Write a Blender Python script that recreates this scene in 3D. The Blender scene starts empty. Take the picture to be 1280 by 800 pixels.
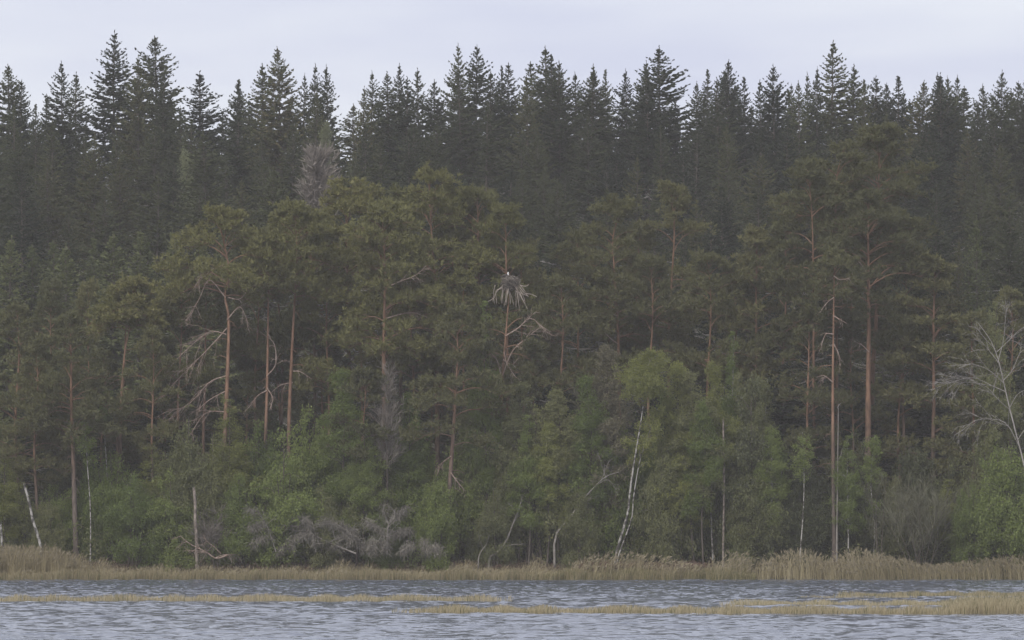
import bpy, math, random
import numpy as np
from math import radians, sin, cos, pi

# ------------------------------------------------------------------ scene, camera, light
S = bpy.context.scene
COL = S.collection
CAM_Z, FPX, HOR = 3.0, 8000.0, 665.0          # eye height, focal length in photo pixels, row of the horizon

cd = bpy.data.cameras.new('camera')
cam = bpy.data.objects.new('camera', cd)
COL.objects.link(cam)
cam.location = (0, 0, CAM_Z)
cam.rotation_euler = (radians(90), 0, 0)
cd.sensor_width = 36.0
cd.lens = 36.0 * FPX / 1280.0
cd.shift_y = (HOR - 400.0) / 1280.0
cd.clip_start, cd.clip_end = 1.0, 6000.0
S.camera = cam

SUN_EL, SUN_AZ = 38.0, 205.0                    # high overcast light from behind the viewer, a little to the left
w = bpy.data.worlds.new('World')
S.world = w
w.use_nodes = True
nt = w.node_tree
nt.nodes.clear()
N = nt.nodes.new
out = N('ShaderNodeOutputWorld')
bg = N('ShaderNodeBackground')
bg.inputs['Strength'].default_value = 0.05
sky = N('ShaderNodeTexSky')
sky.sky_type = 'NISHITA'
sky.sun_disc = False
sky.sun_elevation = radians(SUN_EL)
sky.sun_rotation = radians(SUN_AZ)
tc = N('ShaderNodeTexCoord')
mp = N('ShaderNodeMapping')
mp.inputs['Scale'].default_value = (9.0, 9.0, 48.0)
mp.inputs['Rotation'].default_value = (0, radians(-4), 0)
nz = N('ShaderNodeTexNoise')
nz.inputs['Scale'].default_value = 1.0
nz.inputs['Detail'].default_value = 4.0
nz.inputs['Roughness'].default_value = 0.5
cr = N('ShaderNodeValToRGB')
cr.color_ramp.elements[0].position = 0.36
cr.color_ramp.elements[0].color = (6.9, 7.15, 8.9, 1)
cr.color_ramp.elements[1].position = 0.64
cr.color_ramp.elements[1].color = (8.8, 9.05, 9.9, 1)
mx = N('ShaderNodeMix')
mx.data_type = 'RGBA'
mx.inputs[0].default_value = 0.88               # thin even overcast over the clear sky
L = nt.links.new
L(tc.outputs['Generated'], mp.inputs['Vector'])
L(mp.outputs['Vector'], nz.inputs['Vector'])
L(nz.outputs['Fac'], cr.inputs['Fac'])
L(sky.outputs['Color'], mx.inputs[6])
L(cr.outputs['Color'], mx.inputs[7])
L(mx.outputs[2], bg.inputs['Color'])
L(bg.outputs['Background'], out.inputs['Surface'])

ld = bpy.data.lights.new('sun', 'SUN')
ld.energy = 1.5
ld.angle = radians(40)
ld.color = (1.0, 0.96, 0.89)
sun = bpy.data.objects.new('sun', ld)
COL.objects.link(sun)
az, el = radians(SUN_AZ), radians(SUN_EL)
from mathutils import Vector
sdir = Vector((sin(az) * cos(el), cos(az) * cos(el), sin(el)))   # towards the sun
sun.rotation_euler = sdir.to_track_quat('Z', 'Y').to_euler()
sun.location = (0, 100, 150)

S.view_settings.view_transform = 'Standard'
S.view_settings.look = 'None'
S.view_settings.exposure = 1.0
S.view_settings.gamma = 1.0
S.cycles.max_bounces = 6
S.cycles.diffuse_bounces = 4
S.cycles.transmission_bounces = 3
S.cycles.volume_bounces = 0
S.cycles.use_denoising = True

# ------------------------------------------------------------------ helpers
def X(px, D): return (px - 640.0) / FPX * D
def Zp(py, D): return CAM_Z + (HOR - py) / FPX * D

_gy = np.array([-200., 380., 399., 401.5, 404., 415., 432., 470., 510., 560., 640., 1200.])
_gz = np.array([-1.6, -1.2, -0.5, 0.05, 0.3, 1.0, 3.6, 10.0, 15.0, 17.0, 17.5, 12.0])
def gz(x, y):
    x = np.asarray(x, float); y = np.asarray(y, float)
    b = np.interp(y, _gy, _gz)
    k = np.clip((y - 404) / 40.0, 0, 1)
    return b + k * (0.7 * np.sin(x * 0.11 + 1.0) + 0.5 * np.sin(x * 0.23 + y * 0.09))

def nrm(v):
    return v / np.maximum(np.linalg.norm(v, axis=-1, keepdims=True), 1e-9)

class Geo:
    """collects quads; build() links them as one mesh object"""
    def __init__(self):
        self.v, self.f, self.m, self.n = [], [], [], 0
    def add(self, v, f, mi=0):
        v = np.asarray(v, float).reshape(-1, 3); f = np.asarray(f, int).reshape(-1, 4)
        self.v.append(v); self.f.append(f + self.n); self.m.append(np.full(len(f), mi)); self.n += len(v)
    def tube(self, pts, rad, s=5, mi=0):
        p = np.asarray(pts, float); r = np.asarray(rad, float)
        if r.ndim == 0: r = np.full(len(p), float(r))
        t = nrm(np.gradient(p, axis=0))
        mt = np.abs(t.mean(0))
        ref = np.zeros(3); ref[int(np.argmin(mt))] = 1
        u = nrm(np.cross(t, ref)); v = np.cross(t, u)
        a = np.arange(s) * 2 * pi / s
        ring = p[:, None] + r[:, None, None] * (np.cos(a)[None, :, None] * u[:, None] + np.sin(a)[None, :, None] * v[:, None])
        n = len(p)
        i = np.arange(n - 1)[:, None] * s; j = np.arange(s)[None]; k = (j + 1) % s
        self.add(ring, np.stack([i + j, i + k, i + s + k, i + s + j], -1), mi)
    def blades(self, c, d, ln, wd, rng, mi=0, mid=0.45):
        c = np.asarray(c, float); n = len(c)
        if n == 0: return
        d = nrm(d); s = nrm(np.cross(d, rng.normal(size=(n, 3))))
        ln = np.broadcast_to(ln, n)[:, None]; wd = np.broadcast_to(wd, n)[:, None] * 0.5
        m = c + d * ln * mid
        self.add(np.stack([c, m + s * wd, c + d * ln, m - s * wd], 1), np.arange(4 * n).reshape(n, 4), mi)
    def mesh(self, name, mats):
        me = bpy.data.meshes.new(name)
        if self.n:
            v = np.concatenate(self.v); f = np.concatenate(self.f); m = np.concatenate(self.m)
            me.vertices.add(len(v)); me.vertices.foreach_set('co', v.astype(np.float32).ravel())
            me.loops.add(f.size); me.loops.foreach_set('vertex_index', f.astype(np.int32).ravel())
            me.polygons.add(len(f)); me.polygons.foreach_set('loop_start', np.arange(0, f.size, 4, dtype=np.int32))
            me.polygons.foreach_set('material_index', m.astype(np.int32))
            me.update(calc_edges=True)
        for x in (mats if isinstance(mats, (list, tuple)) else [mats]): me.materials.append(x)
        return me
    def build(self, name, mats, parent=None, loc=(0, 0, 0), smooth=False):
        me = self.mesh(name, mats)
        if smooth: me.polygons.foreach_set('use_smooth', np.ones(len(me.polygons), bool))
        return link(name, me, parent, loc)

def link(name, me, parent=None, loc=(0, 0, 0)):
    o = bpy.data.objects.new(name, me); COL.objects.link(o)
    o.location = loc; o.parent = parent
    return o

def thing(name, label, cat, loc=(0, 0, 0), group=None):
    o = bpy.data.objects.new(name, None); COL.objects.link(o)
    o.location = loc; o.empty_display_size = 0.5
    o['label'] = label; o['category'] = cat
    if group: o['group'] = group
    return o

def tag(o, kind=None, label=None, cat=None, group=None):
    for k, v in (('kind', kind), ('label', label), ('category', cat), ('group', group)):
        if v: o[k] = v
    return o

def smooth_path(p, n):
    """resample a polyline with a Catmull-Rom curve"""
    p = np.asarray(p, float)
    if len(p) == 2:
        t = np.linspace(0, 1, n)[:, None]; return p[0] * (1 - t) + p[1] * t
    q = np.concatenate([[2 * p[0] - p[1]], p, [2 * p[-1] - p[-2]]])
    t = np.linspace(0, len(p) - 1 - 1e-6, n); i = t.astype(int); u = (t - i)[:, None]
    a, b, c, d = q[i], q[i + 1], q[i + 2], q[i + 3]
    return 0.5 * (2 * b + (c - a) * u + (2 * a - 5 * b + 4 * c - d) * u ** 2 + (3 * b - a - 3 * c + d) * u ** 3)

# ------------------------------------------------------------------ materials
def newmat(name):
    m = bpy.data.materials.new(name); m.use_nodes = True
    t = m.node_tree; t.nodes.clear()
    o = t.nodes.new('ShaderNodeOutputMaterial')
    return m, t, o

def leafmat(name, c0, c1, c2=None, transl=0.25, objvar=0.62):
    """colour varies from leaf to leaf and from tree to tree"""
    m, t, o = newmat(name); n = t.nodes.new; l = t.links.new
    g = n('ShaderNodeNewGeometry'); oi = n('ShaderNodeObjectInfo')
    a = n('ShaderNodeMath'); a.operation = 'MULTIPLY_ADD'; a.inputs[1].default_value = 1 - objvar
    b = n('ShaderNodeMath'); b.operation = 'MULTIPLY'; b.inputs[1].default_value = objvar
    l(oi.outputs['Random'], b.inputs[0]); l(g.outputs['Random Per Island'], a.inputs[0]); l(b.outputs[0], a.inputs[2])
    r = n('ShaderNodeValToRGB'); e = r.color_ramp.elements
    e[0].color = (*c0, 1); e[0].position = 0.15; e[1].color = (*c1, 1); e[1].position = 0.85
    if c2:
        x = e.new(0.97); x.color = (*c2, 1)
    l(a.outputs[0], r.inputs['Fac'])
    d = n('ShaderNodeBsdfPrincipled'); d.inputs['Roughness'].default_value = 0.62
    d.inputs['Specular IOR Level'].default_value = 0.25
    tr = n('ShaderNodeBsdfTranslucent'); mix = n('ShaderNodeMixShader'); mix.inputs[0].default_value = transl
    l(r.outputs['Color'], d.inputs['Base Color']); l(r.outputs['Color'], tr.inputs['Color'])
    l(d.outputs[0], mix.inputs[1]); l(tr.outputs[0], mix.inputs[2]); l(mix.outputs[0], o.inputs['Surface'])
    return m

def barkmat(name, c0, c1, scale=(6, 6, 2), hz=None, up0=None, up1=None, bump=0.3):
    """two bark tones broken by noise; hz = (from, to): height in metres over which upper bark colours take over"""
    m, t, o = newmat(name); n = t.nodes.new; l = t.links.new
    tcn = n('ShaderNodeTexCoord'); mpn = n('ShaderNodeMapping'); mpn.inputs['Scale'].default_value = scale
    l(tcn.outputs['Object'], mpn.inputs['Vector'])
    z = n('ShaderNodeTexNoise'); z.inputs['Scale'].default_value = 1.0; z.inputs['Detail'].default_value = 5
    l(mpn.outputs[0], z.inputs['Vector'])
    r = n('ShaderNodeValToRGB'); r.color_ramp.elements[0].position = 0.35; r.color_ramp.elements[1].position = 0.65
    r.color_ramp.elements[0].color = (*c0, 1); r.color_ramp.elements[1].color = (*c1, 1)
    l(z.outputs['Fac'], r.inputs['Fac'])
    col = r.outputs['Color']
    if hz:
        r2 = n('ShaderNodeValToRGB'); r2.color_ramp.elements[0].position = 0.3; r2.color_ramp.elements[1].position = 0.7
        r2.color_ramp.elements[0].color = (*up0, 1); r2.color_ramp.elements[1].color = (*up1, 1)
        l(z.outputs['Fac'], r2.inputs['Fac'])
        sx = n('ShaderNodeSeparateXYZ'); l(tcn.outputs['Object'], sx.inputs[0])
        ad = n('ShaderNodeMath'); ad.operation = 'MULTIPLY_ADD'; ad.inputs[1].default_value = 3.0
        l(z.outputs['Fac'], ad.inputs[0]); l(sx.outputs['Z'], ad.inputs[2])
        mr = n('ShaderNodeMapRange'); mr.inputs[1].default_value = hz[0] + 1.5; mr.inputs[2].default_value = hz[1] + 1.5
        l(ad.outputs[0], mr.inputs[0])
        mm = n('ShaderNodeMix'); mm.data_type = 'RGBA'
        l(mr.outputs[0], mm.inputs[0]); l(col, mm.inputs[6]); l(r2.outputs['Color'], mm.inputs[7]); col = mm.outputs[2]
    d = n('ShaderNodeBsdfPrincipled'); d.inputs['Roughness'].default_value = 0.85
    d.inputs['Specular IOR Level'].default_value = 0.2
    l(col, d.inputs['Base Color'])
    bp = n('ShaderNodeBump'); bp.inputs['Strength'].default_value = bump; bp.inputs['Distance'].default_value = 0.05
    l(z.outputs['Fac'], bp.inputs['Height']); l(bp.outputs[0], d.inputs['Normal'])
    l(d.outputs[0], o.inputs['Surface'])
    return m

M = {}
M['spruce'] = leafmat('spruce_needles', (0.022, 0.031, 0.017), (0.074, 0.084, 0.033), (0.12, 0.10, 0.045), 0.2, 0.74)
M['young_spruce'] = leafmat('young_spruce_needles', (0.080, 0.098, 0.042), (0.145, 0.158, 0.064), (0.19, 0.18, 0.075), 0.22)
M['pine'] = leafmat('pine_needles', (0.098, 0.101, 0.038), (0.165, 0.161, 0.056), (0.20, 0.18, 0.07), 0.25, 0.68)
M['dark_pine'] = leafmat('dark_pine_needles', (0.078, 0.081, 0.035), (0.138, 0.135, 0.054), (0.17, 0.155, 0.07), 0.25, 0.68)
M['fresh'] = leafmat('fresh_leaves', (0.12, 0.16, 0.045), (0.2, 0.245, 0.07), (0.25, 0.28, 0.09), 0.48)
M['yellow'] = leafmat('yellow_green_leaves', (0.175, 0.19, 0.055), (0.265, 0.28, 0.085), (0.30, 0.31, 0.10), 0.48)
M['dull'] = leafmat('dull_leaves', (0.13, 0.142, 0.062), (0.205, 0.212, 0.09), (0.24, 0.235, 0.11), 0.45)
M['brown'] = leafmat('budding_leaves', (0.1, 0.092, 0.062), (0.15, 0.137, 0.085), (0.18, 0.165, 0.09), 0.3)
M['pale'] = leafmat('pale_leaves', (0.14, 0.155, 0.085), (0.21, 0.225, 0.12), None, 0.4)
M['spruce_bark'] = barkmat('spruce_bark', (0.075, 0.062, 0.052), (0.13, 0.11, 0.095))
M['pine_bark'] = barkmat('pine_bark', (0.065, 0.053, 0.046), (0.135, 0.108, 0.092), (5, 5, 1.6), (5.0, 11.0), (0.115, 0.068, 0.045), (0.245, 0.145, 0.093))
M['dark_bark'] = barkmat('dark_bark', (0.05, 0.042, 0.036), (0.10, 0.085, 0.07))
M['birch_bark'] = barkmat('birch_bark', (0.06, 0.054, 0.048), (0.32, 0.305, 0.28), (3, 3, 3.5))
_e = [n for n in M['birch_bark'].node_tree.nodes if n.type == 'VALTORGB'][0].color_ramp.elements
_e[0].position, _e[1].position = 0.42, 0.56
M['dead'] = barkmat('weathered_dead_wood', (0.13, 0.117, 0.105), (0.24, 0.22, 0.20))
M['dead_pine'] = barkmat('dead_pine_wood', (0.20, 0.135, 0.105), (0.34, 0.27, 0.23))
M['heap'] = leafmat('piled_nest_sticks', (0.065, 0.054, 0.045), (0.26, 0.222, 0.182), (0.40, 0.36, 0.31), 0.0, 0.0)
M['silver'] = barkmat('silver_dead_wood', (0.18, 0.165, 0.15), (0.33, 0.305, 0.28))
M['snag_bark'] = barkmat('flaking_snag_bark', (0.09, 0.075, 0.065), (0.27, 0.23, 0.195), (4, 4, 4))
M['pale_branch'] = leafmat('pale_dead_branches', (0.17, 0.155, 0.14), (0.33, 0.31, 0.29), None, 0.0)
M['stick'] = barkmat('nest_sticks', (0.17, 0.14, 0.115), (0.35, 0.30, 0.255))
M['twig'] = leafmat('grey_twigs', (0.125, 0.108, 0.095), (0.205, 0.18, 0.158), None, 0.0)
M['dead_twig'] = leafmat('bleached_twigs', (0.105, 0.095, 0.080), (0.19, 0.174, 0.146), None, 0.0)
M['moss_twig'] = leafmat('lichen_twigs', (0.075, 0.075, 0.045), (0.13, 0.125, 0.08), None, 0.0)
M['reed'] = leafmat('dry_reed', (0.205, 0.17, 0.098), (0.365, 0.31, 0.185), (0.46, 0.40, 0.27), 0.3)
M['reed_plume'] = leafmat('reed_plumes', (0.18, 0.152, 0.098), (0.29, 0.248, 0.165), None, 0.3)
M['reed_green'] = leafmat('green_shoots', (0.10, 0.105, 0.050), (0.19, 0.175, 0.080), None, 0.35)
M['sedge'] = leafmat('sedge', (0.25, 0.205, 0.125), (0.44, 0.375, 0.24), (0.2, 0.2, 0.1), 0.3)
M['myrtle'] = leafmat('red_brown_twigs', (0.085, 0.052, 0.040), (0.15, 0.095, 0.070), None, 0.1)
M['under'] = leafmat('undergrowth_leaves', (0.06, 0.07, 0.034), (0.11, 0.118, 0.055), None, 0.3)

def plain(name, c, rough=0.6):
    m, t, o = newmat(name)
    d = t.nodes.new('ShaderNodeBsdfPrincipled'); n = t.nodes.new('ShaderNodeTexNoise'); n.inputs['Scale'].default_value = 40
    r = t.nodes.new('ShaderNodeValToRGB'); r.color_ramp.elements[0].color = (*[x * .8 for x in c], 1); r.color_ramp.elements[1].color = (*[min(1, x * 1.1) for x in c], 1)
    t.links.new(n.outputs['Fac'], r.inputs['Fac']); t.links.new(r.outputs['Color'], d.inputs['Base Color'])
    d.inputs['Roughness'].default_value = rough; t.links.new(d.outputs[0], o.inputs['Surface'])
    return m
M['bird_brown'] = plain('brown_plumage', (0.045, 0.033, 0.027))
M['bird_white'] = plain('white_plumage', (0.80, 0.79, 0.76))
M['beak'] = plain('black_beak', (0.02, 0.02, 0.022), 0.35)

# forest floor and lake bed
m, t, o = newmat('forest_floor'); n = t.nodes.new; l = t.links.new
tcn = n('ShaderNodeTexCoord'); z = n('ShaderNodeTexNoise'); z.inputs['Scale'].default_value = 0.35; z.inputs['Detail'].default_value = 8
l(tcn.outputs['Object'], z.inputs['Vector'])
r = n('ShaderNodeValToRGB'); r.color_ramp.elements[0].position = 0.35; r.color_ramp.elements[1].position = 0.65
r.color_ramp.elements[0].color = (0.035, 0.034, 0.020, 1); r.color_ramp.elements[1].color = (0.07, 0.062, 0.036, 1)
d = n('ShaderNodeBsdfPrincipled'); d.inputs['Roughness'].default_value = 0.9
bp = n('ShaderNodeBump'); bp.inputs['Strength'].default_value = 0.6
l(z.outputs['Fac'], r.inputs['Fac']); l(r.outputs['Color'], d.inputs['Base Color']); l(z.outputs['Fac'], bp.inputs['Height'])
l(bp.outputs[0], d.inputs['Normal']); l(d.outputs[0], o.inputs['Surface']); M['floor'] = m

# water
m, t, o = newmat('lake_water'); n = t.nodes.new; l = t.links.new
d = n('ShaderNodeBsdfPrincipled'); d.inputs['Base Color'].default_value = (0.115, 0.129, 0.160, 1)
d.inputs['Roughness'].default_value = 0.12; d.inputs['IOR'].default_value = 1.333
tcn = n('ShaderNodeTexCoord'); acc = None
geo = n('ShaderNodeNewGeometry'); acc = geo.outputs['Normal']
for sc_, am_ in ((3.2, 0.42), (1.1, 0.22)):              # small capillary ripples as slope noise on top of the modelled waves
    z = n('ShaderNodeTexNoise'); z.inputs['Scale'].default_value = sc_; z.inputs['Detail'].default_value = 2
    sb = n('ShaderNodeVectorMath'); sb.operation = 'SUBTRACT'; sb.inputs[1].default_value = (.5, .5, .5)
    ml = n('ShaderNodeVectorMath'); ml.operation = 'MULTIPLY'; ml.inputs[1].default_value = (am_, am_ * 1.2, 0)
    ad = n('ShaderNodeVectorMath'); ad.operation = 'ADD'
    l(tcn.outputs['Object'], z.inputs['Vector']); l(z.outputs['Color'], sb.inputs[0]); l(sb.outputs[0], ml.inputs[0]); l(ml.outputs[0], ad.inputs[0]); l(acc, ad.inputs[1]); acc = ad.outputs[0]
# extra ripple slope toward the far shore, added so it mirrors more bright sky
sx = n('ShaderNodeSeparateXYZ'); l(tcn.outputs['Object'], sx.inputs[0])
mr = n('ShaderNodeMapRange'); mr.inputs[1].default_value = 255; mr.inputs[2].default_value = 345; mr.inputs[3].default_value = 0; mr.inputs[4].default_value = 1; l(sx.outputs['Y'], mr.inputs[0])
z = n('ShaderNodeTexNoise'); z.inputs['Scale'].default_value = 2.4; z.inputs['Detail'].default_value = 2
sb = n('ShaderNodeVectorMath'); sb.operation = 'SUBTRACT'; sb.inputs[1].default_value = (.5, .5, .5)
ml = n('ShaderNodeVectorMath'); ml.operation = 'MULTIPLY'; ml.inputs[1].default_value = (.8, 1.7, 0)
m2 = n('ShaderNodeVectorMath'); m2.operation = 'SCALE'; ad = n('ShaderNodeVectorMath'); ad.operation = 'ADD'
l(tcn.outputs['Object'], z.inputs['Vector']); l(z.outputs['Color'], sb.inputs[0]); l(sb.outputs[0], ml.inputs[0]); l(ml.outputs[0], m2.inputs[0]); l(mr.outputs[0], m2.inputs['Scale']); l(m2.outputs[0], ad.inputs[0]); l(acc, ad.inputs[1]); acc = ad.outputs[0]
nn = n('ShaderNodeVectorMath'); nn.operation = 'NORMALIZE'; l(acc, nn.inputs[0]); l(nn.outputs[0], d.inputs['Normal'])
l(d.outputs[0], o.inputs['Surface']); M['water'] = m

# ------------------------------------------------------------------ ground and water
def sheet(name, xs, ys, zf, mat):
    gx, gy = np.meshgrid(xs, ys)
    v = np.stack([gx, gy, zf(gx, gy)], -1).reshape(-1, 3)
    a, b = len(xs), len(ys)
    i = np.arange(b - 1)[:, None] * a; j = np.arange(a - 1)[None]
    g = Geo(); g.add(v, np.stack([i + j, i + j + 1, i + a + j + 1, i + a + j], -1))
    return tag(g.build(name, mat, smooth=True), 'structure')

xs = np.concatenate([[-700, -400, -200, -120], np.arange(-80, 81, 2.0), [120, 200, 400, 700]])
ys = np.concatenate([[-200, 0, 200, 320, 380, 395], np.arange(398, 420, 1.0), np.arange(420, 600, 4.0), [620, 660, 720, 800, 1000, 1200]])
sheet('ground', xs, ys, gz, M['floor'])

rw = np.random.default_rng(5)
K = 54
lam = np.exp(rw.uniform(np.log(0.65), np.log(2.1), K))
th = rw.normal(radians(-70), 0.6, K)
ph = rw.uniform(0, 2 * pi, K)
am = 0.0040 * lam
def waves(x, y):
    h = np.zeros_like(x)
    for a_, l_, t_, p_ in zip(am, lam, th, ph):
        k = 2 * pi / l_
        h += a_ * np.sin(k * (x * cos(t_) + y * sin(t_)) + p_ + 0.8 * np.sin(x * .31 + y * .17 + p_))
    gust = 0.85 + 0.22 * np.sin(x * .19 + 1.3 * np.sin(y * .045)) * np.sin(y * .13 + .5 * np.sin(x * .13))
    return h * gust * (1 + .15 * np.clip((y - 260) / 80, 0, 1))
ys = np.concatenate([[-200, -50, 60, 120, 150], 165 * np.exp(np.linspace(0, 1, 560) * math.log(403 / 165))])
u = np.concatenate([[-30, -8, -3, -1.5], np.linspace(-1, 1, 220), [1.5, 3, 8, 30]])
gu, gyy = np.meshgrid(u, ys)
gxx = gu * (np.clip(gyy, 165, 403) * 0.083 + 5)
fade = np.clip((1.0 - np.abs(gu)) / .06, 0, 1) * np.clip((gyy - 164.9) / 8, 0, 1)
v = np.stack([gxx, gyy, waves(gxx, gyy) * fade], -1).reshape(-1, 3)
i = np.arange(len(ys) - 1)[:, None] * len(u); j = np.arange(len(u) - 1)[None]
g = Geo(); g.add(v, np.stack([i + j, i + j + 1, i + len(u) + j + 1, i + len(u) + j], -1))
tag(g.build('lake_water', M['water'], smooth=True), 'structure')

# ------------------------------------------------------------------ tree generators (meshes in metres, base at the origin)
UP = np.array([0, 0, 1.0])

def spruce_meshes(seed, H, R, base=0.06, dens=1.0, airy=0.0, young=False, ragged=0.2):
    rng = np.random.default_rng(seed)
    tr, cr_, dw = Geo(), Geo(), Geo()
    n = 14
    zz = np.linspace(0, H, n)
    wob = np.cumsum(rng.normal(0, 0.035, (n, 2)), 0); wob[0] = 0
    tp = np.column_stack([wob, zz])
    tr.tube(tp, 0.0085 * H * (1 - zz / H) ** 0.9 + 0.012, 7)
    h = base * H
    ctr, dr, ln, wd = [], [], [], []
    side_gain = 1 + ragged * np.sin(np.linspace(0, 2 * pi, 24, endpoint=False) + rng.uniform(0, 6)) * rng.uniform(.3, 1)
    while h < H - 0.15:
        t = (h - base * H) / (H - base * H)
        nb = rng.integers(6, 9) if t < 0.93 else 5
        a0 = rng.uniform(0, 2 * pi)
        for k in range(nb):
            if rng.random() < airy * 0.45: continue
            a = a0 + 2 * pi * k / nb + rng.normal(0, 0.22)
            prof = min(1.0, (1 - t) ** (0.74 + .06 * ((seed * 7) % 5 - 2) / 2) * 1.12) * (0.55 + 0.45 * min(1, t / 0.22) if not young else 1)
            prof *= min(1, (1 - t) / .11 + .12)
            Lb = R * prof * rng.uniform(0.68, 1.12) * side_gain[int((a % (2 * pi)) / (2 * pi) * 24) % 24] + 0.05
            if rng.random() < ragged * 0.35: Lb *= rng.uniform(0.45, 0.8)
            m = max(4, int(Lb / 0.22))
            s = np.linspace(0, 1, m)
            e0 = np.interp(t, [0, .45, .8, 1], [-0.42, -0.22, 0.25, 0.95]) + rng.normal(0, .1)
            o = np.array([cos(a), sin(a), 0])
            rise = s * Lb * math.tan(e0) * (1 - 0.35 * s) + 0.16 * Lb * s ** 3
            p0 = np.array([np.interp(h, zz, tp[:, 0]), np.interp(h, zz, tp[:, 1]), h + rng.uniform(-.12, .12)])
            P = p0 + o * (s * Lb)[:, None] + UP * rise[:, None]
            tr.tube(P[::2] if m > 5 else P, np.linspace(0.012 + 0.011 * Lb, 0.006, len(P[::2] if m > 5 else P)), 3)
            dead = t < 0.58 and rng.random() < 0.26 and not young
            if dead:
                q = P[1:]; sg = np.where(rng.random(len(q)) < .5, -1, 1)[:, None]
                dd = o * .5 + sg * np.cross(UP, o) * .7 + rng.normal(0, .3, (len(q), 3))
                dw.tube(P + [0, 0, .012], np.linspace(0.03 + 0.014 * Lb, 0.016, m), 3)
                dw.blades(q, dd, rng.uniform(.25, .7, len(q)), 0.045, rng)
                if rng.random() < .6: continue
            tang = nrm(np.gradient(P, axis=0)); sd = nrm(np.cross(tang, UP))
            per = 3 if not dead else 1
            for q in range(int(round(per * dens))):
                for sg in (-1, 1):
                    f = s > (0.12 if q else 0.03)
                    c = P[f] + rng.normal(0, .035, (f.sum(), 3))
                    droop = rng.uniform(.15, .75, (f.sum(), 1)) * np.interp(t, [0, .75, 1], [1.15, .6, -.2])
                    dr.append(tang[f] * rng.uniform(.45, .9, (f.sum(), 1)) + sg * sd[f] * rng.uniform(.4, .95, (f.sum(), 1)) - UP * droop)
                    ln.append((0.10 + 0.44 * min(1, Lb / 1.8) * np.sin(pi * (0.25 + 0.7 * s[f]))) * rng.uniform(.6, 1.2, f.sum()))
                    ctr.append(c)
            # hanging side twigs and the tip
            f = rng.random(m) < 0.75
            ctr.append(P[f]); dr.append(-UP * np.interp(t, [0, .7, 1], [1, .5, -.6]) + rng.normal(0, .3, (f.sum(), 3)) + o * .25)
            ln.append(rng.uniform(.2, .6, f.sum()) * (1 - .65 * s[f]) * np.interp(t, [0, .8, 1], [1, .7, .3]))
            ctr.append(P[-1:]); dr.append(tang[-1:] + UP * .2); ln.append(np.array([0.12 + .1 * min(1, Lb)]))
        h += rng.uniform(0.30, 0.46) * (1 if not young else .85)
    k = 16
    ctr.append(np.column_stack([np.full(k, tp[-1, 0]), np.full(k, tp[-1, 1]), np.linspace(H - 1.0, H, k)]))
    dr.append(np.column_stack([rng.normal(0, .3, (k, 2)), np.full(k, 1.0)])); ln.append(np.linspace(.26, .14, k))
    ctr, dr, ln = np.concatenate(ctr), np.concatenate(dr), np.concatenate(ln)
    cr_.blades(ctr, dr, ln, 0.06 + 0.21 * ln * rng.uniform(.7, 1.3, len(ln)), rng, mid=0.5)
    return tr, cr_, dw

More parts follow.
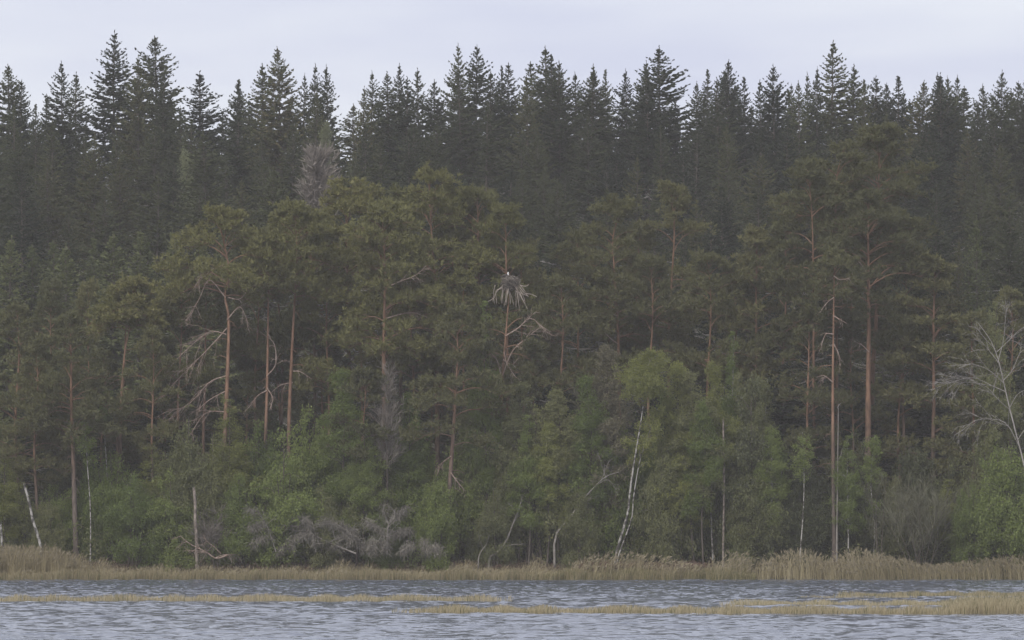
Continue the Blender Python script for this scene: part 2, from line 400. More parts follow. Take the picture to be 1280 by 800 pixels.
def pine_meshes(seed, path, R, cb, r0, nl=26, dens=1.0, ct=None):
    """Scots pine: path = trunk points, crown limbs from height cb up"""
    rng = np.random.default_rng(seed)
    tr, cr_ = Geo(), Geo()
    P = smooth_path(path, 22); H = P[-1, 2]
    rad = .84 * r0 * (1 - 0.93 * (P[:, 2] / H) ** 1.25) + 0.012
    rad[0] *= 1.25
    tr.tube(P, rad, 8)
    C, Dv = [], []
    for k in range(16):                               # dead stubs and thin dry twigs under the crown
        h = rng.uniform(.3, 1.02) * cb; a = rng.uniform(0, 2 * pi); l_ = rng.uniform(.15, 1.3) * rng.uniform(.4, 1)
        q = np.array([np.interp(h, P[:, 2], P[:, 0]), np.interp(h, P[:, 2], P[:, 1]), h]); e = rng.uniform(-.35, .35)
        o = np.array([cos(a), sin(a), e]); m = q + o * l_ * .55 + rng.normal(0, .05, 3); t_ = q + o * l_ - UP * l_ * .2 + rng.normal(0, .1, 3) * l_
        tr.tube(np.array([q, m, t_]), [.028, .02, .008], 4)
        if l_ > .5: tr.tube(np.array([m, (m + t_) / 2 + rng.normal(0, .08, 3), t_ + rng.normal(0, .3, 3)]), [.014, .011, .006], 3)
    hs = np.sort(np.concatenate([rng.uniform(cb, H, int(nl * 1.15)), [H - .1, H - .3, H - .5]]) if ct is None else rng.uniform(cb, ct, nl))
    for i, h in enumerate(hs):
        t = (h - cb) / max(.1, H - cb)
        p0 = np.array([np.interp(h, P[:, 2], P[:, 0]), np.interp(h, P[:, 2], P[:, 1]), h])
        a = i * 2.399 + rng.normal(0, .5)
        prof = (0.62 + 0.38 * sin(pi * min(1, t * .75 + .2))) * (1 - 0.62 * t ** 2.2)
        Lb = max(.5, R * prof * rng.uniform(.55, 1.1))
        e = np.interp(t, [0, .5, 1], [0.02, .22, .95]) + rng.normal(0, .16)
        n = 7; s = np.linspace(0, 1, n)
        o = np.array([cos(a), sin(a), 0]); sd = np.array([-sin(a), cos(a), 0])
        B = p0 + o * (s * Lb * cos(e))[:, None] + UP * (s * Lb * sin(e) + .12 * Lb * np.sin(s * pi * 1.1) - .10 * Lb * s ** 2)[:, None] + sd * (Lb * .10 * np.cumsum(rng.normal(0, .5, n)) * s)[:, None]
        tr.tube(B, np.linspace(0.018 + .011 * Lb, .008, n), 4)
        for k in range(4 + int(Lb * 2.1)):
            u = rng.uniform(.34, 1.0) ** .8
            q = np.array([np.interp(u, s, B[:, c]) for c in range(3)])
            b = a + rng.choice([-1, 1]) * rng.uniform(.2, 1.25)
            l2 = (0.22 + .26 * (1.2 - u)) * Lb * rng.uniform(.7, 1.2) + .12
            d2 = np.array([cos(b), sin(b), rng.uniform(.05, .5)])
            e2 = q + nrm(d2) * l2
            tr.tube(np.array([q, (q + e2) / 2 + [0, 0, .03], e2]), [.014, .010, .006], 3)
            m = 3 + int(l2 * 3.4)
            v = rng.uniform(.25, 1.08, m)[:, None]
            spread = 0.14 + .12 * l2
            C.append(q * (1 - v) + e2 * v + rng.normal(0, 1, (m, 3)) * [spread, spread, spread * .75] + [0, 0, .06])
            Dv.append(np.tile(nrm(d2) * .45 + UP * .65, (m, 1)))
    C, Dv = np.concatenate(C), np.concatenate(Dv)
    nb = int(15 * dens)
    c = np.repeat(C, nb, 0) + rng.normal(0, .035, (len(C) * nb, 3))
    d = np.repeat(Dv, nb, 0) + rng.normal(0, .62, (len(C) * nb, 3))
    cr_.blades(c, d, rng.uniform(.18, .36, len(c)), rng.uniform(.042, .08, len(c)), rng)
    return tr, cr_

def leafy_meshes(seed, path, R, cb, r0, nl=34, leaves=9000, size=0.085, up=0.75, droop=0.25, stems=1, shape=1.0):
    """birch, alder or willow: slender rising limbs, drooping twigs, many small leaves"""
    rng = np.random.default_rng(seed)
    tr, cr_, tw = Geo(), Geo(), Geo()
    C = []
    P0 = smooth_path(path, 18); H = P0[-1, 2]
    for sti in range(stems):
        P = P0.copy()
        if sti:
            a = rng.uniform(0, 2 * pi); k = rng.uniform(.15, .5) * R * .8
            P = P * [1, 1, rng.uniform(.6, .95)] + np.outer((P[:, 2] / H) ** 1.2 * k, [cos(a), sin(a), 0]) + [rng.normal(0, .15), rng.normal(0, .15), 0]
            P += np.outer(P[:, 2] / H * .1, rng.normal(0, 1, 3) * [1, 1, 0])
        Hs = P[-1, 2]
        tr.tube(P, (r0 * (1 if sti == 0 else .7)) * (1 - .92 * P[:, 2] / Hs) + .008, 6)
        for i in range(max(6, nl // stems)):
            h = cb + (Hs - cb) * rng.uniform(0, 1) ** .9 * .985
            t = (h - cb) / max(.1, Hs - cb)
            p0 = np.array([np.interp(h, P[:, 2], P[:, 0]), np.interp(h, P[:, 2], P[:, 1]), h])
            a = i * 2.399 + rng.normal(0, .4)
            Lb = max(.35, R * (0.5 + .5 * sin(pi * min(1, t * .8 + .22))) * (1 - .68 * t ** 2) * rng.uniform(.6, 1.12)) * shape
            e = up * rng.uniform(.6, 1.25)
            n = 7; s = np.linspace(0, 1, n)
            o = np.array([cos(a), sin(a), 0])
            B = p0 + o * (s * Lb * cos(e))[:, None] + UP * (s * Lb * sin(e) - droop * Lb * s ** 2.4)[:, None] + (rng.normal(0, .03, (n, 3)).cumsum(0) * s[:, None])
            tr.tube(B, np.linspace(.009 + .008 * Lb, .005, n), 3)
            for k in range(4 + int(Lb * 3)):
                u = rng.uniform(.2, 1)
                q = np.array([np.interp(u, s, B[:, c]) for c in range(3)])
                b = a + rng.normal(0, .95)
                l2 = rng.uniform(.25, .5) * (.35 + Lb * .35)
                v = np.linspace(0, 1, 4)[:, None]
                T = q + v * l2 * np.array([cos(b), sin(b), rng.uniform(-.1, .55)]) - UP * (v ** 2) * l2 * (droop * 1.6)
                tw.blades(T[:1], T[-1:] - T[:1], l2, .022, rng, mid=.3)
                m = max(3, int(7 * l2 / .4))
                w_ = rng.uniform(.1, 1.1, m)[:, None]
                C.append(q * (1 - w_) + T[-1] * w_ + rng.normal(0, .10 + .05 * Lb, (m, 3)))
    C = np.concatenate(C)
    idx = rng.integers(0, len(C), leaves)
    c = C[idx] + rng.normal(0, .075, (leaves, 3))
    d = rng.normal(0, 1, (leaves, 3)) - UP * .35
    L_ = rng.uniform(.6, 1.4, leaves) * size
    cr_.blades(c, d, L_, L_ * .72, rng, mid=.45)
    return tr, cr_, tw

def bare_branch(g, rng, P, r, depth, twig, droop=0.0, mi=0, fan=0.6):
    """a bare limb along P with forking twigs; fine twigs are thin blades"""
    n = len(P)
    g.tube(P, np.linspace(r, max(.006, r * .3), n), 5 if r > .03 else 3, mi)
    if depth == 0: return
    Ln = np.linalg.norm(np.diff(P, axis=0), axis=1).sum()
    T = nrm(np.gradient(P, axis=0))
    for k in range(max(3, int(Ln * (3.3 if depth > 1 else 5.0)))):
        u = rng.uniform(.2, 1.0) * (n - 1); i = min(int(u), n - 2); f = u - i
        q = P[i] * (1 - f) + P[i + 1] * f
        d = nrm(T[i] * .9 + rng.normal(0, fan, 3) - UP * droop)
        l2 = (twig if depth == 1 else Ln * .42 * (1.15 - u / (n - 1) * .6)) * rng.uniform(.5, 1.2)
        s = np.linspace(0, 1, 5)[:, None]
        Q = q + d * l2 * s + rng.normal(0, .04 * l2, (5, 3)).cumsum(0) * s - UP * droop * .5 * l2 * s ** 2
        if depth == 1:
            g.blades(Q[:1], Q[2:3] - Q[:1], l2 * .6, .022, rng, mi, .3); g.blades(Q[2:3], Q[-1:] - Q[2:3], l2 * .6, .018, rng, mi, .3)
        else:
            bare_branch(g, rng, Q, max(.008, r * .45), depth - 1, twig, droop, mi, fan)

# ------------------------------------------------------------------ words for where a tree stands
MARKS = [(45, 'leaning white trunk'), (155, 'twin red pines'), (284, 'dead-limbed pine'), (350, 'straight orange pines'),
         (400, 'grey bare crown'), (485, 'grey twiggy shrub'), (565, 'red shore pine'), (637, 'osprey nest'),
         (735, 'slanting dead trunk'), (790, 'crooked white birch'), (840, 'slender mid-slope pine'), (905, 'snapped birch'),
         (962, 'round green birch'), (1041, 'tall bare-stemmed pine'), (1087, 'thickest pine'), (1150, 'bare grey willow'),
         (1235, 'silver dead tree')]
def column(px):
    if px < MARKS[0][0] - 14: return 'at the frame edge beyond the leaning white trunk'
    if px > MARKS[-1][0] + 14: return 'at the frame edge beyond the silver dead tree'
    for x, nme in MARKS:
        if abs(px - x) <= 13: return 'straight above the ' + nme
    for (x0, n0), (x1, n1) in zip(MARKS, MARKS[1:]):
        if x0 < px < x1:
            s = f'between {n0} and {n1}'
            if x1 - x0 > 66: s += ', nearer the former' if px < (x0 + x1) / 2 else ', nearer the latter'
            return s
PENDING = {}
def say_later(o, px, row, tip_z):
    PENDING.setdefault((row, column(px)), []).append((tip_z, o))
ORD = ['', 'second-', 'third-', 'fourth-', 'fifth-', 'sixth-', 'seventh-', 'eighth-', 'ninth-', 'tenth-']
WORDS = {1: [''], 2: ['taller', 'shorter'], 3: ['tallest', 'middling', 'shortest'], 4: ['tallest', 'second-tallest', 'third-tallest', 'shortest']}
for _n in range(4, 11): WORDS[_n] = [o_ + 'tallest' for o_ in ORD[:_n - 1]] + ['shortest']
def say_all():
    for (row, colm), l_ in PENDING.items():
        l_.sort(key=lambda p: -p[0])
        ws = WORDS[min(10, len(l_))]
        for i, (zt, o) in enumerate(l_):
            c = colm.replace('straight above', 'close behind') if row.startswith('low ') else colm
            o['label'] = ' '.join(f'{ws[min(i, len(ws) - 1)]} {row} {c}'.split())

# ------------------------------------------------------------------ spruces
VAR = []          # (H, trunk mesh, crown mesh, dead twig mesh)
spec = [(25, 5.2, .05, 1.0, 0.0, False, .12), (25, 4.6, .05, 1.0, .05, False, .25), (26, 5.6, .08, 1.0, .3, False, .2), (24, 4.3, .05, 1.0, .0, False, .15),
        (26, 5.0, .06, 1.0, .15, False, .35), (25, 5.6, .05, 1.0, .0, False, .2), (25, 4.1, .06, 1.0, .1, False, .3), (26, 5.2, .05, 1.0, .05, False, .45),
        (25, 4.4, .05, 1.0, .45, False, .6), (24, 4.6, .05, .8, .3, False, .7)]
for i, a in enumerate(spec):
    tr, cr_, dw = spruce_meshes(100 + i, *a)
    VAR.append((a[0], tr.mesh('trunk', M['spruce_bark']), cr_.mesh('crown', M['spruce']), dw.mesh('dead_twigs', M['pale_branch'])))
YVAR = []
for i, a in enumerate([(16, 2.3, .03, 1.0, 0.0, True, .15), (17, 2.0, .03, 1.0, .05, True, .2), (15, 2.5, .03, 1.0, .05, True, .2)]):
    tr, cr_, dw = spruce_meshes(150 + i, *a)
    YVAR.append((a[0], tr.mesh('trunk', M['spruce_bark']), cr_.mesh('crown', M['young_spruce']), None))

rs = random.Random(11)
def spruce(px, py, D, group, row=None, label=None, var=None, wide=1.0, lean=0.0, young=False):
    x = X(px, D); zg = float(gz(x, D)) - 0.15
    H = Zp(py, D) - zg
    src = YVAR if young else VAR
    v = src[var if var is not None else rs.randrange(len(src))]
    k = H / v[0]; wide *= rs.uniform(.82, 1.24)
    o = thing('spruce_tree', label or '', 'spruce', (x, D, zg), group)
    o.scale = (k * wide, k * wide, k)
    o.rotation_euler = (rs.gauss(0, .012), rs.gauss(0, .014), rs.uniform(0, 6.283))
    if lean: o.rotation_euler = (0, lean, 0)
    link('trunk', v[1], o); link('crown', v[2], o)
    if v[3] is not None: tag(link('dead_twigs', v[3], o), 'stuff')
    if row: say_later(o, px, row, py * -1)
    return o

GS = 'spruces on the skyline'
# (tip x, tip y in the photograph, depth, variant, width)
SKY = [(10, 82, 530, 0, 1.0), (23, 100, 524, 3, .9), (43, 131, 522, 6, .8), (80, 77, 532, 4, 1.0), (96, 90, 538, 3, .85), (141, 39, 536, 2, 1.22), (174, 70, 530, 5, .85),
       (193, 45, 538, 0, 1.1), (228, 133, 525, 1, .8), (258, 89, 540, 3, 1.05), (295, 101, 535, 1, .9), (308, 100, 541, 6, .9), (327, 80, 533, 4, .95),
       (359, 60, 530, 0, .82), (414, 82, 534, 1, .95), (450, 109, 526, 3, .9), (463, 89, 536, 7, .95), (488, 90, 530, 1, .95), (499, 80, 537, 4, .9),
       (524, 86, 534, 3, 1.0), (547, 100, 527, 5, .8), (570, 56, 538, 2, .9), (593, 57, 532, 0, 1.0), (611, 88, 527, 7, .95), (625, 83, 535, 6, .9), (638, 79, 530, 3, .95),
       (659, 95, 526, 3, .85), (682, 58, 536, 7, 1.05), (701, 77, 531, 5, .85), (724, 90, 537, 7, .9), (745, 81, 532, 4, 1.05), (752, 88, 540, 6, .8), (784, 87, 535, 1, .95),
       (802, 77, 540, 3, .9), (823, 58, 531, 5, 1.0), (870, 102, 528, 1, .9), (883, 88, 537, 6, .85), (897, 87, 541, 3, .85), (910, 76, 532, 0, .95), (932, 97, 538, 6, .9),
       (971, 81, 530, 5, .85), (989, 104, 537, 3, .75), (1005, 101, 526, 1, .8), (1014, 90, 541, 7, .7), (1037, 51, 534, 4, 1.05), (1066, 82, 538, 1, .95), (1084, 99, 529, 6, .9), (1097, 95, 533, 5, .8),
       (1125, 96, 536, 6, .95), (1134, 115, 540, 3, .8), (1151, 101, 531, 0, .9), (1174, 92, 536, 1, .95), (1184, 92, 530, 3, 1.0), (1198, 93, 538, 7, .9), (1215, 128, 527, 0, .8),
       (1235, 105, 534, 1, .9), (1246, 88, 530, 5, .85), (1270, 102, 537, 0, .9), (1284, 97, 530, 3, .95), (55, 118, 534, 7, .85), (845, 122, 536, 1, .8), (958, 100, 540, 4, .8), (1108, 104, 538, 0, .8), (388, 112, 528, 7, .8),
       (690, 68, 533, 6, 1.05), (673, 76, 539, 3, .95), (737, 89, 529, 0, .95), (1190, 95, 533, 5, .85), (1179, 97, 541, 1, .9), (1022, 84, 529, 4, .7), (815, 84, 527, 2, .8), (200, 88, 527, 5, .85), (372, 92, 540, 2, .8), (580, 84, 528, 9, .9), (505, 96, 527, 8, 1.0), (904, 98, 527, 9, 1.1)]
for px, py, D, v, wd in SKY:
    spruce(px, py, D, GS, 'skyline spruce', var=v, wide=wd * (1.0 if wd >= .95 else .9))
# the flagging conifer beside the sharp spire: leans, its branches all to one side
spruce(384, 80, 536, GS, label='skyline spruce with feathery leaning top beside the sharp spire over the grey bare crown', var=7, wide=.7, lean=radians(1.5))

# ranks of spruces down the slope
def rank(row, D0, y0, dy, step, group, x0=-22, x1=1305, young=False, wide=(.85, 1.1), ymap=None, skip=None):
    px = x0
    while px < x1:
        q = px + rs.uniform(-.3, .3) * step
        py = (ymap(q) if ymap else y0) + rs.uniform(-dy, dy)
        if not (skip and skip(q)):
            spruce(q, py, D0 + rs.uniform(-6, 6), group, row, wide=rs.uniform(*wide), young=young)
        px += step
rank('short ridge spruce', 549, 128, 10, 30, 'short spruces on the ridge', ymap=lambda q: 150 - .028 * q, wide=(1.1, 1.4), skip=lambda q: rs.random() < .22)
rank('upper slope spruce', 510, 128, 22, 44, 'spruces just below the skyline', ymap=lambda q: 150 + 10 * sin(q * .02))
rank('mid-slope spruce', 489, 185, 26, 46, 'spruces halfway up the slope')
rank('lower slope spruce', 466, 232, 28, 52, 'spruces low on the slope')
rank('young low-slope spruce', 440, 300, 16, 27, 'young spruces at the slope foot', x1=300, young=True, wide=(.9, 1.15))
rank('slope-foot spruce', 443, 285, 25, 42, 'spruces at the slope foot', x0=640, wide=(.75, 1.0))
for px, py, D, wd, lb in [(1228, 272, 428, .55, 'thin pale spruce with bare upper stem beside the silver dead tree'), (1262, 240, 430, .8, 'tall dark spruce rising behind the silver dead tree at the forest edge'),
                          (1195, 300, 426, .7, 'narrow mid-green spruce behind the layered dark pine near the willow'), (1288, 260, 432, .8, 'dark spruce cut by the frame edge behind the silver dead tree'),
                          (590, 620, 405, .6, 'short dark spruce sapling close beside the red shore pine')]:
    spruce(px, py, D, None, label=lb, wide=wd, young=D == 405 or wd < .6)

# ------------------------------------------------------------------ pines
GP = 'Scots pines along the lake shore'
SHARED = {8, 9, 10, 11, 17, 26, 27, 28, 29, 30, 31, 32, 33, 34, 35, 36, 37, 39, 40, 41, 42, 43, 44, 45, 46, 47, 48, 49, 51, 52, 53, 54, 55, 56, 57, 80, 81, 82, 83, 84, 85, 86}
PV = []
for k_, c_ in enumerate([.10, .2, .3, .4, .5, .6]):
    tr, cr_ = pine_meshes(600 + k_, [(0, 0, 0), (.1, .1, 5), (-.1, 0, 10), (.2, .1, 15), (.1, 0, 18)], 3.0, 18 * c_, .17, 36 - int(20 * c_), 1.0)
    PV.append((18.0, c_, tr.mesh('trunk', M['pine_bark']), cr_.mesh('crown', M['dark_pine'])))
def pine(pts, D, R, cb, label, seed, r0=.20, nl=26, dens=1.0, mat='dark_pine', group=GP, dead=(), name='pine_tree', ct=None):
    """pts: trunk points (x, y in the photograph) from low to top; the base is carried down to the ground"""
    bx = pts[0][0]
    x0 = X(bx, D); zg = float(gz(x0, D)) - .1
    rng = np.random.default_rng(seed + 9000)
    path = [(0, 0, 0)] + [(X(a, D) - x0, rng.normal(0, .12), Zp(b, D) - zg) for a, b in pts]
    if path[1][2] < 1.2: path.pop(1)
    o = thing(name, label, 'pine', (x0, D, zg), group)
    if seed in SHARED:                               # the ones half hidden in the canopy share six shapes
        H = path[-1][2]; c = (Zp(cb, D) - zg) / H
        k = min(range(6), key=lambda q: abs(PV[q][1] - c) + .05 * ((q + seed) % 2))
        _, _, a, b = PV[k]
        o.scale = (R * 1.12 / 3.0, R * 1.12 / 3.0, H / 18.0); o.rotation_euler = (0, 0, rng.uniform(0, 6.28))
        link('trunk', a, o); f = link('crown', b, o)
        f.material_slots[0].link = 'OBJECT'; f.material_slots[0].material = M[mat]
        return o
    tr, cr_ = pine_meshes(seed, path, R * 1.14, max(1.5, Zp(cb, D) - zg), r0, nl, dens, None if ct is None else Zp(ct, D) - zg)
    tr.build('trunk', M['pine_bark'], o, smooth=True); cr_.build('crown', M[mat], o)
    for poly in dead:
        g = Geo(); dep = rng.uniform(-1, .3); n = len(poly)
        P = smooth_path([(X(a, D) - x0, dep * k / n - .15, Zp(b, D) - zg) for k, (a, b) in enumerate(poly)], 12)
        bare_branch(g, rng, P, .044, 2, .5, .25, fan=.45)
        g.build('dead_branch', M['dead_pine'], o)
    return o

pine([(280, 580), (284, 480), (286, 400), (281, 370), (286, 335), (274, 278)], 408, 3.3, 372, 'pine with long drooping dead limbs and a curved reddish trunk', 1, .24, 24, 1.0, 'pine',
     dead=[[(283, 418), (262, 415), (235, 436), (214, 458)], [(284, 410), (268, 428), (245, 452), (219, 478)], [(283, 470), (262, 478), (235, 506), (205, 516)], [(284, 488), (262, 500), (246, 514)],
           [(283, 515), (258, 516), (240, 540), (231, 555)], [(282, 372), (262, 350), (250, 372), (238, 395)], [(283, 330), (270, 335), (255, 342), (242, 362)], [(285, 372), (300, 374), (311, 362)], [(284, 400), (300, 384), (310, 402)]])
pine([(254, 560), (256, 480), (257, 400), (258, 336)], 413, 2.2, 430, 'thin red pine standing just behind the dead-limbed pine', 2, .16, 18)
pine([(331, 590), (334, 480), (335, 400), (336, 302)], 409, 2.1, 372, 'slimmer of the two straight orange pines, bare grey branches on its stem', 3, .17, 18,
     dead=[[(334, 470), (345, 455), (343, 430), (332, 420)], [(334, 488), (322, 495), (311, 510)], [(334, 485), (341, 498), (338, 512)]])
pine([(361, 548), (365, 440), (369, 360), (371, 310), (369, 268)], 410, 2.9, 372, 'brighter of the two straight orange pines, stem bare below its crown', 4, .19, 26, 1.0, 'pine',
     dead=[[(366, 464), (376, 465), (390, 474)], [(366, 478), (350, 482), (338, 492)], [(364, 350), (352, 345), (344, 338)]])
pine([(147, 560), (150, 520), (156, 440), (167, 385), (166, 362)], 409, 2.1, 415, 'leaning stem of the twin red pines, its crown a low dome', 5, .17, 20, 1.0, 'pine')
pine([(151, 545), (153, 500), (156, 430), (158, 392), (150, 370)], 410, 1.9, 412, 'straighter stem of the twin red pines', 6, .15, 18, 1.0, 'pine')
pine([(95, 690), (91, 560), (89, 500), (89, 440), (87, 402)], 406, 2.7, 560, 'low-branched pine with dark trunk between leaning white trunk and twin red pines', 7, .22, 30)
pine([(66, 560), (66, 440), (66, 366)], 416, 1.9, 430, 'small round-topped pine behind the low-branched pine', 8, .14, 18)
pine([(112, 560), (111, 440), (112, 366)], 417, 1.5, 420, 'slim small pine with thin straight stem beside the twin red pines', 9, .12, 16)
pine([(20, 680), (18, 500), (18, 392)], 411, 2.7, 600, 'dark pine at the frame edge behind the leaning white trunk', 10, .2, 30)
pine([(44, 690), (42, 560), (40, 440)], 407, 2.2, 610, 'lower dark pine with drooping branches directly over the leaning white trunk', 11, .18, 26)
pine([(478, 640), (480, 540), (480, 440), (481, 335), (478, 268)], 408, 3.7, 452, 'broad yellowish pine with thick stem above the grey twiggy shrub', 12, .26, 38, 1.05, 'pine',
     dead=[[(483, 398), (505, 392), (520, 392), (534, 397)], [(482, 360), (500, 352), (520, 344), (533, 332)]])
pine([(547, 600), (546, 440), (545, 360), (540, 300), (536, 226)], 414, 3.6, 430, 'tall yellowish pine, highest crown in the grove between grey twiggy shrub and osprey nest', 13, .24, 36, 1.05, 'pine')
pine([(438, 620), (436, 440), (432, 240)], 418, 3.9, 410, 'tall rounded yellowish pine below and beside the grey bare crown', 14, .24, 36, 1.05, 'pine')
pine([(602, 620), (600, 440), (597, 252)], 416, 3.4, 400, 'yellowish pine rising behind the osprey nest toward the red shore pine', 15, .22, 32, 1.0, 'pine')
pine([(636, 620), (634, 440), (632, 270)], 413, 2.5, 420, 'narrow yellowish pine whose top stands straight over the osprey nest', 16, .2, 26, 1.0, 'pine')
pine([(654, 620), (655, 440), (658, 318)], 415, 2.4, 440, 'pine with low shoulder crown just behind the osprey nest toward the slanting dead trunk', 17, .18, 24)
pine([(556, 694), (560, 640), (564, 580), (569, 500), (572, 440), (571, 396)], 403.6, 3.0, 585, 'red shore pine with layered branches nearest the water, red trunk bare at the foot', 18, .21, 24, 1.0, 'dark_pine',
     dead=[[(564, 570), (552, 580), (546, 595)], [(563, 590), (570, 600), (580, 612)]])
pine([(776, 640), (773, 430), (769, 350), (766, 300), (775, 264)], 416, 3.3, 425, 'reddish pine with forked bare lower limbs between slanting dead trunk and crooked white birch', 19, .21, 26, 1.0, 'dark_pine',
     dead=[[(772, 430), (760, 420), (745, 402), (738, 392)], [(771, 395), (760, 390), (748, 392)]])
pine([(834, 640), (836, 440), (839, 360), (843, 290), (839, 240)], 420, 2.8, 430, 'slender mid-slope pine with a bare red stem above the crooked white birch', 20, .2, 26)
pine([(1018, 690), (1017, 500), (1017, 360), (1015, 270), (1010, 214)], 413, 3.0, 420, 'tall pine with broken red stem stretches behind the tall bare-stemmed pine', 21, .15, 30)
pine([(1047, 690), (1046, 400), (1045, 240), (1053, 190)], 416, 3.1, 330, 'tall pine whose bare upper stem forks above the tall bare-stemmed pine', 22, .15, 28)
pine([(1086, 690), (1085, 520), (1086, 400), (1085, 290), (1086, 256)], 411, 3.4, 405, 'thickest pine, its dark trunk turning red under a broad crown', 23, .30, 32,
     dead=[[(1085, 345), (1076, 330), (1064, 320), (1055, 322)], [(1086, 440), (1078, 432), (1070, 428)]])
pine([(1092, 690), (1090, 500), (1096, 380), (1098, 260), (1100, 172)], 417, 3.5, 340, 'tallest pine on the shore, its crown over the thickest pine', 24, .24, 34)
pine([(1043, 694), (1041, 520), (1042, 400), (1043, 340), (1044, 326)], 405, 1.6, 372, 'tall bare-stemmed pine with short dead branches and only a small crown', 25, .17, 14,
     dead=[[(1042, 372), (1034, 378), (1026, 388)], [(1042, 418), (1032, 418), (1026, 432)], [(1042, 430), (1048, 442), (1050, 452)], [(1041, 478), (1030, 470), (1020, 472)], [(1042, 395), (1050, 400), (1058, 405)], [(1042, 345), (1050, 350), (1062, 348)]])
pine([(1168, 690), (1166, 500), (1164, 332)], 412, 3.6, 640, 'dense layered dark pine behind the bare grey willow', 26, .24, 46)
pine([(1216, 690), (1216, 500), (1214, 400)], 410, 2.8, 650, 'dark pine with low branches behind the silver dead tree', 27, .2, 34)
pine([(946, 640), (945, 440), (944, 298)], 416, 3.0, 480, 'rounded dark pine above the round green birch', 28, .2, 34)
pine([(885, 640), (885, 440), (884, 332)], 414, 2.8, 490, 'dark pine above the snapped birch', 29, .2, 32)
pine([(722, 640), (722, 440), (722, 300)], 418, 2.8, 470, 'dark pine above the slanting dead trunk, just under the slope spruces', 30, .2, 32)
pine([(700, 640), (700, 500), (699, 362)], 411, 2.5, 500, 'squat dark pine between osprey nest and slanting dead trunk', 31, .2, 30)
pine([(392, 640), (391, 440), (390, 288)], 415, 2.9, 440, 'yellowish pine between the straight orange pines and the broad yellowish pine', 32, .2, 30, 1.0, 'pine')
pine([(224, 640), (223, 500), (222, 352)], 412, 2.3, 500, 'rounded pine between the twin red pines and the dead-limbed pine', 33, .18, 26, 1.0, 'pine')
pine([(128, 640), (129, 540), (130, 446)], 413, 2.2, 580, 'low bushy pine in front of the twin red pines', 34, .16, 26)
pine([(812, 640), (812, 480), (811, 338)], 414, 2.5, 470, 'dark pine directly above the crooked white birch', 35, .18, 30)
pine([(1130, 660), (1129, 450), (1128, 290)], 414, 2.5, 450, 'dark pine between the thickest pine and the bare grey willow', 36, .18, 30)
pine([(980, 660), (980, 480), (979, 296)], 415, 2.5, 480, 'dark pine between round green birch and tall bare-stemmed pine', 37, .18, 30)
pine([(446, 690), (449, 600), (455, 520), (458, 470)], 404.5, 1.9, 590, 'small crooked red pine in front of the grey twiggy shrub', 38, .11, 18)
pine([(320, 640), (318, 480), (312, 318)], 415, 2.4, 440, 'pine filling the gap between dead-limbed pine and straight orange pines', 39, .18, 26)
pine([(760, 640), (760, 480), (748, 350)], 420, 2.6, 470, 'dark pine behind the reddish forked-limb pine', 40, .18, 28)
pine([(916, 640), (916, 480), (914, 360)], 419, 2.6, 500, 'dark pine behind and between the snapped birch and round green birch', 41, .18, 28)
pine([(1262, 690), (1262, 500), (1262, 372)], 414, 2.6, 560, 'dark pine behind the silver dead tree at the frame edge', 42, .18, 30)
pine([(516, 640), (515, 500), (514, 330)], 411, 2.6, 470, 'pine between the broad yellowish pine and the red shore pine', 43, .18, 28, 1.0, 'pine')
pine([(190, 640), (190, 520), (189, 420)], 407, 2.0, 560, 'low pine at the foot of the twin red pines on the dead-limbed side', 44, .15, 22)
pine([(666, 640), (666, 520), (668, 440)], 407, 2.2, 560, 'low pine under the osprey nest toward the slanting dead trunk', 45, .15, 24)

pine([(502, 640), (500, 460), (498, 250)], 419, 3.2, 440, 'yellowish pine tucked behind the highest crown of the grove', 46, mat='pine')
pine([(566, 640), (566, 460), (568, 262)], 418, 3.0, 440, 'yellowish pine in the grove straight above the red shore pine', 47, mat='pine')
pine([(352, 640), (352, 460), (346, 300)], 417, 2.7, 460, 'yellowish pine behind and above the straight orange pines', 48, mat='pine')
pine([(410, 640), (410, 520), (412, 360)], 412, 2.6, 520, 'pine filling the grove beside the brighter straight orange pine', 49, mat='pine')
pine([(452, 640), (452, 520), (452, 380)], 411, 2.4, 520, 'lower pine of the grove beside the broad yellowish pine', 51, mat='pine')
pine([(580, 640), (580, 520), (582, 350)], 410, 2.5, 520, 'lower pine of the grove between red shore pine and osprey nest', 52, mat='pine')
pine([(1062, 660), (1062, 460), (1064, 262)], 419, 2.9, 460, 'dark pine filling between tall bare-stemmed pine and thickest pine', 53)
pine([(1010, 680), (1010, 520), (1009, 385)], 409.5, 2.3, 620, 'low dark pine hugging the tall bare-stemmed pine on the round green birch side', 55)
pine([(1066, 680), (1066, 520), (1065, 420)], 413.5, 2.0, 630, 'low dark pine in the gap between tall bare-stemmed pine and thickest pine', 56)
pine([(1124, 680), (1124, 520), (1122, 400)], 413.5, 2.4, 640, 'low dark pine between thickest pine and bare grey willow', 57)
for k_, (a, t_, Dd, Rr, lb) in enumerate([(205, 432, 415, 2.3, 'dark low pine between twin red pines and dead-limbed pine'), (308, 442, 416, 2.3, 'dark low pine behind the gap from dead-limbed pine to slimmer orange pine'), (350, 420, 417, 2.4, 'dark low pine showing between the two straight orange pines'),
        (246, 455, 417, 2.2, 'dark low pine behind the drooping dead limbs of the dead-limbed pine'), (404, 436, 415, 2.3, 'dark low pine past the brighter straight orange pine toward grey twiggy shrub'), (620, 470, 416, 2.3, 'dark low pine behind the stem under the osprey nest'), (540, 430, 418, 2.4, 'dark low pine behind the red shore pine')]):
    pine([(a, 680), (a, 560), (a, t_)], Dd, Rr, 640, lb, 80 + k_)
pine([(800, 660), (800, 460), (792, 300)], 421, 2.6, 460, 'dark pine between the reddish forked-limb pine and slender mid-slope pine', 54)

